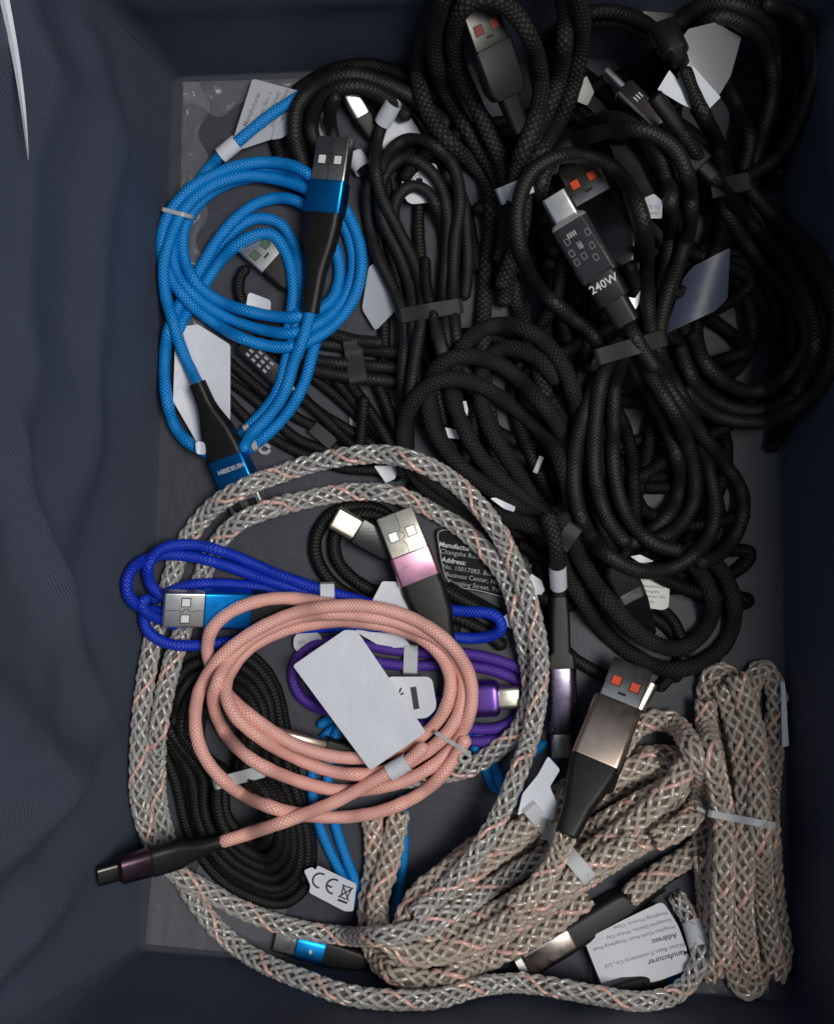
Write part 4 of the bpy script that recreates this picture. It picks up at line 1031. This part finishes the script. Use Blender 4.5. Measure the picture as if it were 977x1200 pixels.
# tag T and its cyan neighbour first
Q2.run([(795, 1010), (822, 980), (836, 940)]) if False else None
Q2.run(loopy((640, 1006), 178, 34, -33, .95, 4, ph=.6, pinch=.1), sag=60)
Q2.run(loopy((644, 997), 195, 60, -33, 1.9, 16, ph=2.6, pinch=.12, wob=.02), sag=60)
Q2.run([(470, 1100), (540, 1060), (610, 1020), (690, 975), (760, 935), (800, 915)], sag=60)
Q2.run([(520, 1130), (590, 1090), (660, 1045), (730, 1000), (790, 965)], sag=60)
Q2.run(loopy((650, 990), 184, 34, -34, .9, 3, ph=.2, pinch=.1), sag=60)
Q2.run([(480, 1140), (470, 1100), (490, 1050), (540, 1012), (600, 978), (660, 940), (716, 890), (748, 850), (786, 846), (812, 880), (822, 925), (802, 966), (765, 985)], sag=60)
Q2.run([(436, 950), (440, 1010), (432, 1060), (436, 1110), (460, 1140), (510, 1150), (580, 1120), (650, 1080), (690, 1050)])
Q2.run([(468, 950), (456, 1010), (442, 1060), (448, 1095), (490, 1120), (560, 1100), (640, 1050), (700, 1010), (745, 985)])
Q2.run([(835, 955), (812, 1000), (785, 1016), (750, 1040), (735, 1052)])
Q3 = Cable('charging_cable', 'woven clear and pink rope cable folded into an upright skein in the bottom right corner', (870, 960), 'rope', 3.6, kind='rope')
Q3.run([(824, 1000), (828, 1060), (826, 1120), (838, 1148)])
Q3.run([(834, 1140), (838, 1060), (842, 960), (834, 870), (828, 810), (838, 786), (856, 796), (858, 870), (862, 960), (856, 1060), (858, 1130), (872, 1162), (888, 1150), (886, 1060), (880, 960), (876, 870), (878, 810), (892, 782), (908, 806), (906, 870), (900, 960), (908, 1060), (916, 1120), (906, 1148)])
Q3.run([(826, 820), (830, 870), (848, 960), (846, 1060), (844, 1130)])
Q3.run([(846, 800), (866, 870), (874, 960), (870, 1060), (880, 1140)])
Q3.run([(862, 790), (884, 860), (890, 960), (896, 1060), (908, 1130)])
band('cable_tie', 'thin white tie across the upright rope skein', (824, 952), (908, 968), 9, 'nylon', hug=8, tail=[(826, 952), (815, 946)])
tag('paper_tag', 'thin white tag edge sticking out right of the upright rope skein', 'paper tag', [(914, 798), (919, 800), (924, 874), (916, 876)], 'paper', corner=1, z=10)

X6 = Cable('charging_cable', 'black connector with a small blue end under the white manufacturer tag', (750, 1148), 'black2', 2)
f, _ = X6.run([(800, 1141), (704, 1166), (660, 1164)], start=3.4)
loft('collar', f, [(0, 18, 14), (1, 22, 16), (26, 22, 16)], 4, M['blue_metal'], X6.root)
boot(f, [(26, 22, 16), (80, 24, 17), (108, 16, 14)], X6.root)
MT, zf = tag('paper_tag', 'white manufacturer tag printed upside down at the bottom right', 'paper tag', [(684, 1102), (730, 1078), (776, 1056), (794, 1084), (812, 1134), (770, 1150), (707, 1160)], 'paper', pc=1.0, corner=7, lift=.3, curl=-1.2, curl_dir=(1, -.3))
for s, x, y, sz, bo in (('Manufacturer', 806, 1112, 9.2, 1), ('Wuhan Baiyu E-commerce Co., Ltd', 802, 1104, 6.8, 0), ('Address:', 792, 1093, 8.8, 1), ('Hongshan North Road, Hongsheng Road', 790, 1084, 6, 0), ('Guangshan District, Wuhan City', 786, 1076, 6, 0), ('Hongkong Province, China', 781, 1068, 6, 0)):
    write(s, x, y, 164, sz, 'ink' if bo else 'ink_grey', bool(bo), lambda Q: zf(Q)+.08, MT)
# Y
Y = Cable('charging_cable', 'pale metal plug barely showing behind the rose gold plug', (750, 820), 'black2', 2)
f, _ = Y.run([(764, 800), (738, 850), (725, 890), (710, 930)], start=3.4)
usb_c(f, 0, 34, 15, M['cream_metal'], Y.root, 12)
# T tag and tie on the bundle
tag('hanging_tag', 'white hooked hang tag beside the rose gold plug sleeve', 'hang tag', [(642, 886), (656, 902), (644, 922), (652, 940), (648, 962), (618, 950), (606, 956), (612, 930), (630, 908)], 'paper', corner=3, lift=1, tilt=(3, 0))
band('cable_tie', 'broad translucent white tie over the thick rope bundle beside the rose gold sleeve', (618, 944), (694, 1034), 19, 'nylon', hug=12)

# Q1 the big ring
Q1 = Cable('charging_cable', 'woven clear and pink rope cable in one big open ring across the lower left half', (400, 860), 'rope', 3.15, kind='rope')
Q1.run([(450, 915), (500, 910), (549, 900), (580, 880), (608, 855), (622, 820), (618, 770), (608, 724), (593, 678), (568, 644), (538, 617), (504, 596), (463, 580), (417, 576), (365, 584), (314, 597), (277, 614), (250, 645), (232, 690), (212, 745), (194, 810), (184, 880), (186, 945), (200, 995), (224, 1048), (262, 1096), (300, 1124), (350, 1146), (407, 1166), (461, 1172), (515, 1170), (558, 1157), (604, 1152), (654, 1158), (707, 1168), (755, 1174), (796, 1162), (820, 1125), (812, 1086), (790, 1048)], sag=60)
Q1a = Q1.last
Q1.run([(640, 1000), (590, 1030), (525, 1072), (478, 1092), (432, 1098), (346, 1088), (284, 1066), (238, 1041), (205, 1022), (178, 985), (164, 940), (163, 890), (168, 820), (178, 758), (194, 700), (215, 640), (246, 598), (283, 573), (329, 555), (375, 541), (421, 533), (465, 534), (500, 546), (532, 565), (562, 594), (588, 630), (606, 670), (622, 715), (631, 760), (630, 815), (622, 862), (605, 910), (588, 950), (560, 998), (524, 1040), (484, 1074)], sag=60)
wrap('paper_wrap', 'white paper wrap joining the manufacturer tag to the rope ring', Q1a, (814, 1096), 30, grow=.3)
CE, zf = tag('paper_tag', 'white CE and crossed bin tag on the bottom of the black skein', 'paper tag', [(356, 1020), (366, 1016), (370, 1020), (372, 1014), (418, 1036), (414, 1068), (404, 1068), (362, 1046), (364, 1038)], 'paper', corner=3, z=13, tilt=(0, -1))
def arc_strip(cx, cy, r, a0, a1, wpx, ang, parent, zf, mat='ink', sy=1.0):
    V = []; F = []; n = 14; ca, sa = math.cos(math.radians(ang)), math.sin(math.radians(ang)); Q = []
    for i in range(n+1):
        a = math.radians(a0+(a1-a0)*i/n)
        for rr in (r-wpx/2, r+wpx/2): x, y = rr*math.cos(a), -rr*sy*math.sin(a); Q.append((cx+x*ca-y*sa, cy+x*sa+y*ca))
    Q = np.array(Q); F = [(2*i, 2*i+1, 2*i+3, 2*i+2) for i in range(n)]
    build('lettering', W(Q, zf(Q)+.08), F, M[mat], parent, smooth=False)
def stroke(pts, wpx, parent, zf, mat='ink', name='lettering'):
    D = np.array(pts, float); V = []; F = []
    for i in range(len(D)-1):
        a, b = D[i], D[i+1]; d = (b-a)/np.linalg.norm(b-a); nn = np.array([-d[1], d[0]])*wpx/2; q = np.array([a-nn, a+nn, b+nn, b-nn])
        F.append(tuple(range(len(V), len(V)+4))); V += [tuple(x) for x in W(q, zf(q)+.08+.01*i)]
    build(name, V, F, M[mat], parent, smooth=False)
arc_strip(375, 1032, 8.5, 75, 285, 2.2, 22, CE, zf); arc_strip(391, 1039, 8.5, 75, 285, 2.2, 22, CE, zf); stroke([(382.5, 1037), (389, 1040)], 2.2, CE, zf)
def rot(pts, c, ang):
    ca, sa = math.cos(math.radians(ang)), math.sin(math.radians(ang)); return [(c[0]+x*ca-y*sa, c[1]+x*sa+y*ca) for x, y in pts]
for q in ([(-5, -7), (-3.5, 7), (3.5, 7), (5, -7), (-5, -7)], [(-6.5, -8), (6.5, 8)], [(6.5, -8), (-6.5, 8)], [(-6, 11), (6, 11)]): stroke(rot(q, (405, 1046), 20), 1.5 if q[0] != (-6, 11) else 2.6, CE, zf)

# ---- royal blue cable
J = Cable('charging_cable', 'royal blue braided cable with a bright blue collared plug at the left', (270, 700), 'royal', 1.95)
J.run([(168, 712), (172, 738), (196, 754), (238, 756), (290, 748), (340, 738), (420, 735), (500, 742), (560, 748), (588, 738), (582, 722), (540, 716), (470, 712), (376, 704), (315, 690), (254, 684), (217, 687), (192, 697), (176, 705)])
J.run([(400, 705), (376, 697), (315, 681), (269, 664), (223, 652), (185, 651), (157, 664), (148, 686), (156, 706), (178, 716), (215, 716)])
J.run([(470, 716), (400, 698), (330, 675), (269, 649), (223, 638), (190, 643), (174, 662), (176, 684), (194, 702), (220, 712)])
J.run([(210, 735), (170, 716), (165, 705), (178, 700)], zb=-1)
f, _ = J.run([(192, 713), (345, 714), (390, 716), (450, 722), (520, 735)], start=4.2)
f = Frame(f.o, f.o+f.a*f.L, roll=-14)
usb_a(f, 0, 47, 43, M['steel'], J.root, 16, windows='white_insert')
loft('collar', f, [(46, 44, 21), (47, 46, 23), (101, 46, 23), (102, 45, 22)], 4, M['blue_metal'], J.root)
boot(f, [(101, 45, 22), (118, 44, 21), (138, 30, 19), (150, 20, 17)], J.root)
band('cable_strap', 'white strap round the royal blue cable above the pink coil', (383, 674), (384, 716), 17, 'paper', cat='cable strap', hug=4)

# ---- N pink collared plug and the tags around it
tag('paper_tag', 'white tag with a folded top behind the pink collared plug', 'paper tag', [(434, 708), (448, 681), (466, 682), (486, 726), (440, 722)], 'paper', corner=3, lift=.5)
tag('paper_tag', 'white tag under the pink coil beside the large blank tag', 'paper tag', [(398, 716), (458, 728), (482, 758), (450, 760), (420, 742)], 'paper', corner=3, lift=-.5)
tag('round_sticker', 'small clear round sticker under the pink coil above the violet loop', 'sticker', [(344, 745), (358, 738), (375, 742), (380, 756), (362, 768), (344, 762)], 'paper_grey', corner=9, lift=-1, lines=[('au', 350, 756, -25, 10, 'ink_grey', False)])
N_ = Cable('charging_cable', 'black cable ending in a pale gold plug with a pink metal collar', (490, 660), 'black2', 2.3)
f, _ = N_.run([(462, 601), (523, 758), (532, 800), (528, 850), (500, 880)], start=4.6)
usb_a(f, 0, 50, 46, M['cream_metal'], N_.root, 17, windows='steel')
loft('collar', f, [(49, 48, 23), (50, 50, 25), (83, 51, 26), (84, 50, 25)], 5, M['pink_metal'], N_.root)
boot(f, [(84, 50, 25), (96, 52, 26), (128, 46, 25), (150, 34, 22), (166, 24, 20)], N_.root, corner=9)
Z = Cable('charging_cable', 'beige metal barrel plug with black sleeve inside the pink coil', (360, 868), 'black2', 2)
f, _ = Z.run([(322, 858), (432, 890), (470, 900), (520, 905)], start=3.6)
loft('plug_shell', f, [(0, 12, 9), (2, 15, 12), (62, 20, 16), (63, 19, 15)], 7, M['gold_metal'], Z.root)
boot(f, [(62, 22, 17), (63, 25, 19), (104, 24, 18), (114, 16, 14)], Z.root)
ct, zf = tag('paper_tag', 'white rounded tag with a black bar symbol under the large blank tag', 'paper tag', [(452, 793), (506, 793), (512, 830), (500, 842), (468, 842)], 'paper', corner=8, lift=.5)
stroke([(484, 805), (488, 831)], 7, ct, zf, 'ink', 'printed_bar'); stroke([(470, 806), (466, 816), (473, 812)], 2, ct, zf, 'ink', 'printed_mark')

# ---- rose gold plug
R5 = Cable('charging_cable', 'large rose gold plug with orange windows and black sleeve on top of the rope bundle', (705, 880), 'rope', 3.4, kind='rope')
f, _ = R5.run([(741, 781), (662, 982), (650, 1010), (628, 1040), (600, 1065)], start=5.4, zb=2)
f = Frame(f.o, f.o+f.a*f.L, roll=-13)
usb_a(f, 0, 52, 48, M['cream_metal'] if False else M['steel'], R5.root, 18, windows='orange', seam=False)
loft('collar', f, [(51, 54, 30), (53, 57, 32), (124, 57, 32), (126, 56, 31)], 7, M['gold_metal'], R5.root)
bt = boot(f, [(126, 56, 31), (136, 55, 31), (160, 45, 28), (180, 34, 25), (208, 28, 22), (214, 26, 20)], R5.root, corner=9)

# ---- pink coil, topmost
L = Cable('charging_cable', 'pink braided cable coil lying on top of the pile at lower centre left', (395, 830), 'pink', 2.2)
L.run([(420, 716), (361, 703), (315, 702), (272, 716), (248, 738), (243, 764), (253, 792), (272, 820), (309, 850), (346, 873), (395, 887), (440, 886), (486, 868), (518, 838), (528, 800), (518, 770), (490, 746), (450, 733), (400, 728), (346, 735), (300, 754), (274, 780), (264, 806), (275, 838), (310, 868), (355, 892), (400, 906), (445, 905), (492, 886), (526, 856), (542, 820), (541, 788), (524, 758), (484, 735), (430, 722), (370, 720), (320, 734), (284, 757), (260, 788), (250, 822), (262, 856), (292, 888), (335, 910), (395, 926), (450, 922), (500, 902), (535, 868), (552, 828), (550, 792), (530, 758), (490, 728), (440, 712), (395, 710), (340, 720), (285, 748), (252, 778), (233, 812), (229, 850), (238, 884), (268, 920), (318, 946), (365, 956), (410, 957), (455, 948), (500, 925), (530, 892), (548, 862)], sag=50)
band('cable_tie', 'thin clear tie on the right side of the pink coil', (500, 852), (548, 882), 5, 'tie_clear', knot=(545, 888), tail=[(545, 884), (552, 878), (546, 896)])
f, _ = L.run([(114, 1028), (262, 986), (300, 974), (346, 958), (396, 938), (440, 914), (478, 892), (500, 872)], start=4.0, zb=.5)
f = Frame(f.o, f.o+f.a*f.L, roll=-14)
usb_c(f, 0, 28, 24, M['steel_dark_shaded'], L.root, 10)
loft('collar', f, [(24, 24, 14), (28, 33, 22), (62, 35, 23), (64, 34, 22)], 9, M['mauve_metal'], L.root)
boot(f, [(64, 35, 23), (66, 37, 24), (98, 36, 23), (120, 24, 19), (130, 20, 17), (154, 18, 16)], L.root, corner=9)
tag('paper_tag', 'large blank white rectangular tag clipped to the pink cable, on top of everything', 'paper tag', [(343, 780), (404, 738), (418, 739), (499, 858), (434, 903)], 'paper', corner=4, lift=.4, pc=1.0, curl=.6, curl_dir=(1, 1.4))
wrap.r = 2.2
wrap('paper_wrap', 'white paper wrap fixing the large blank tag to the pink cable', L.last, (468, 898), 26)
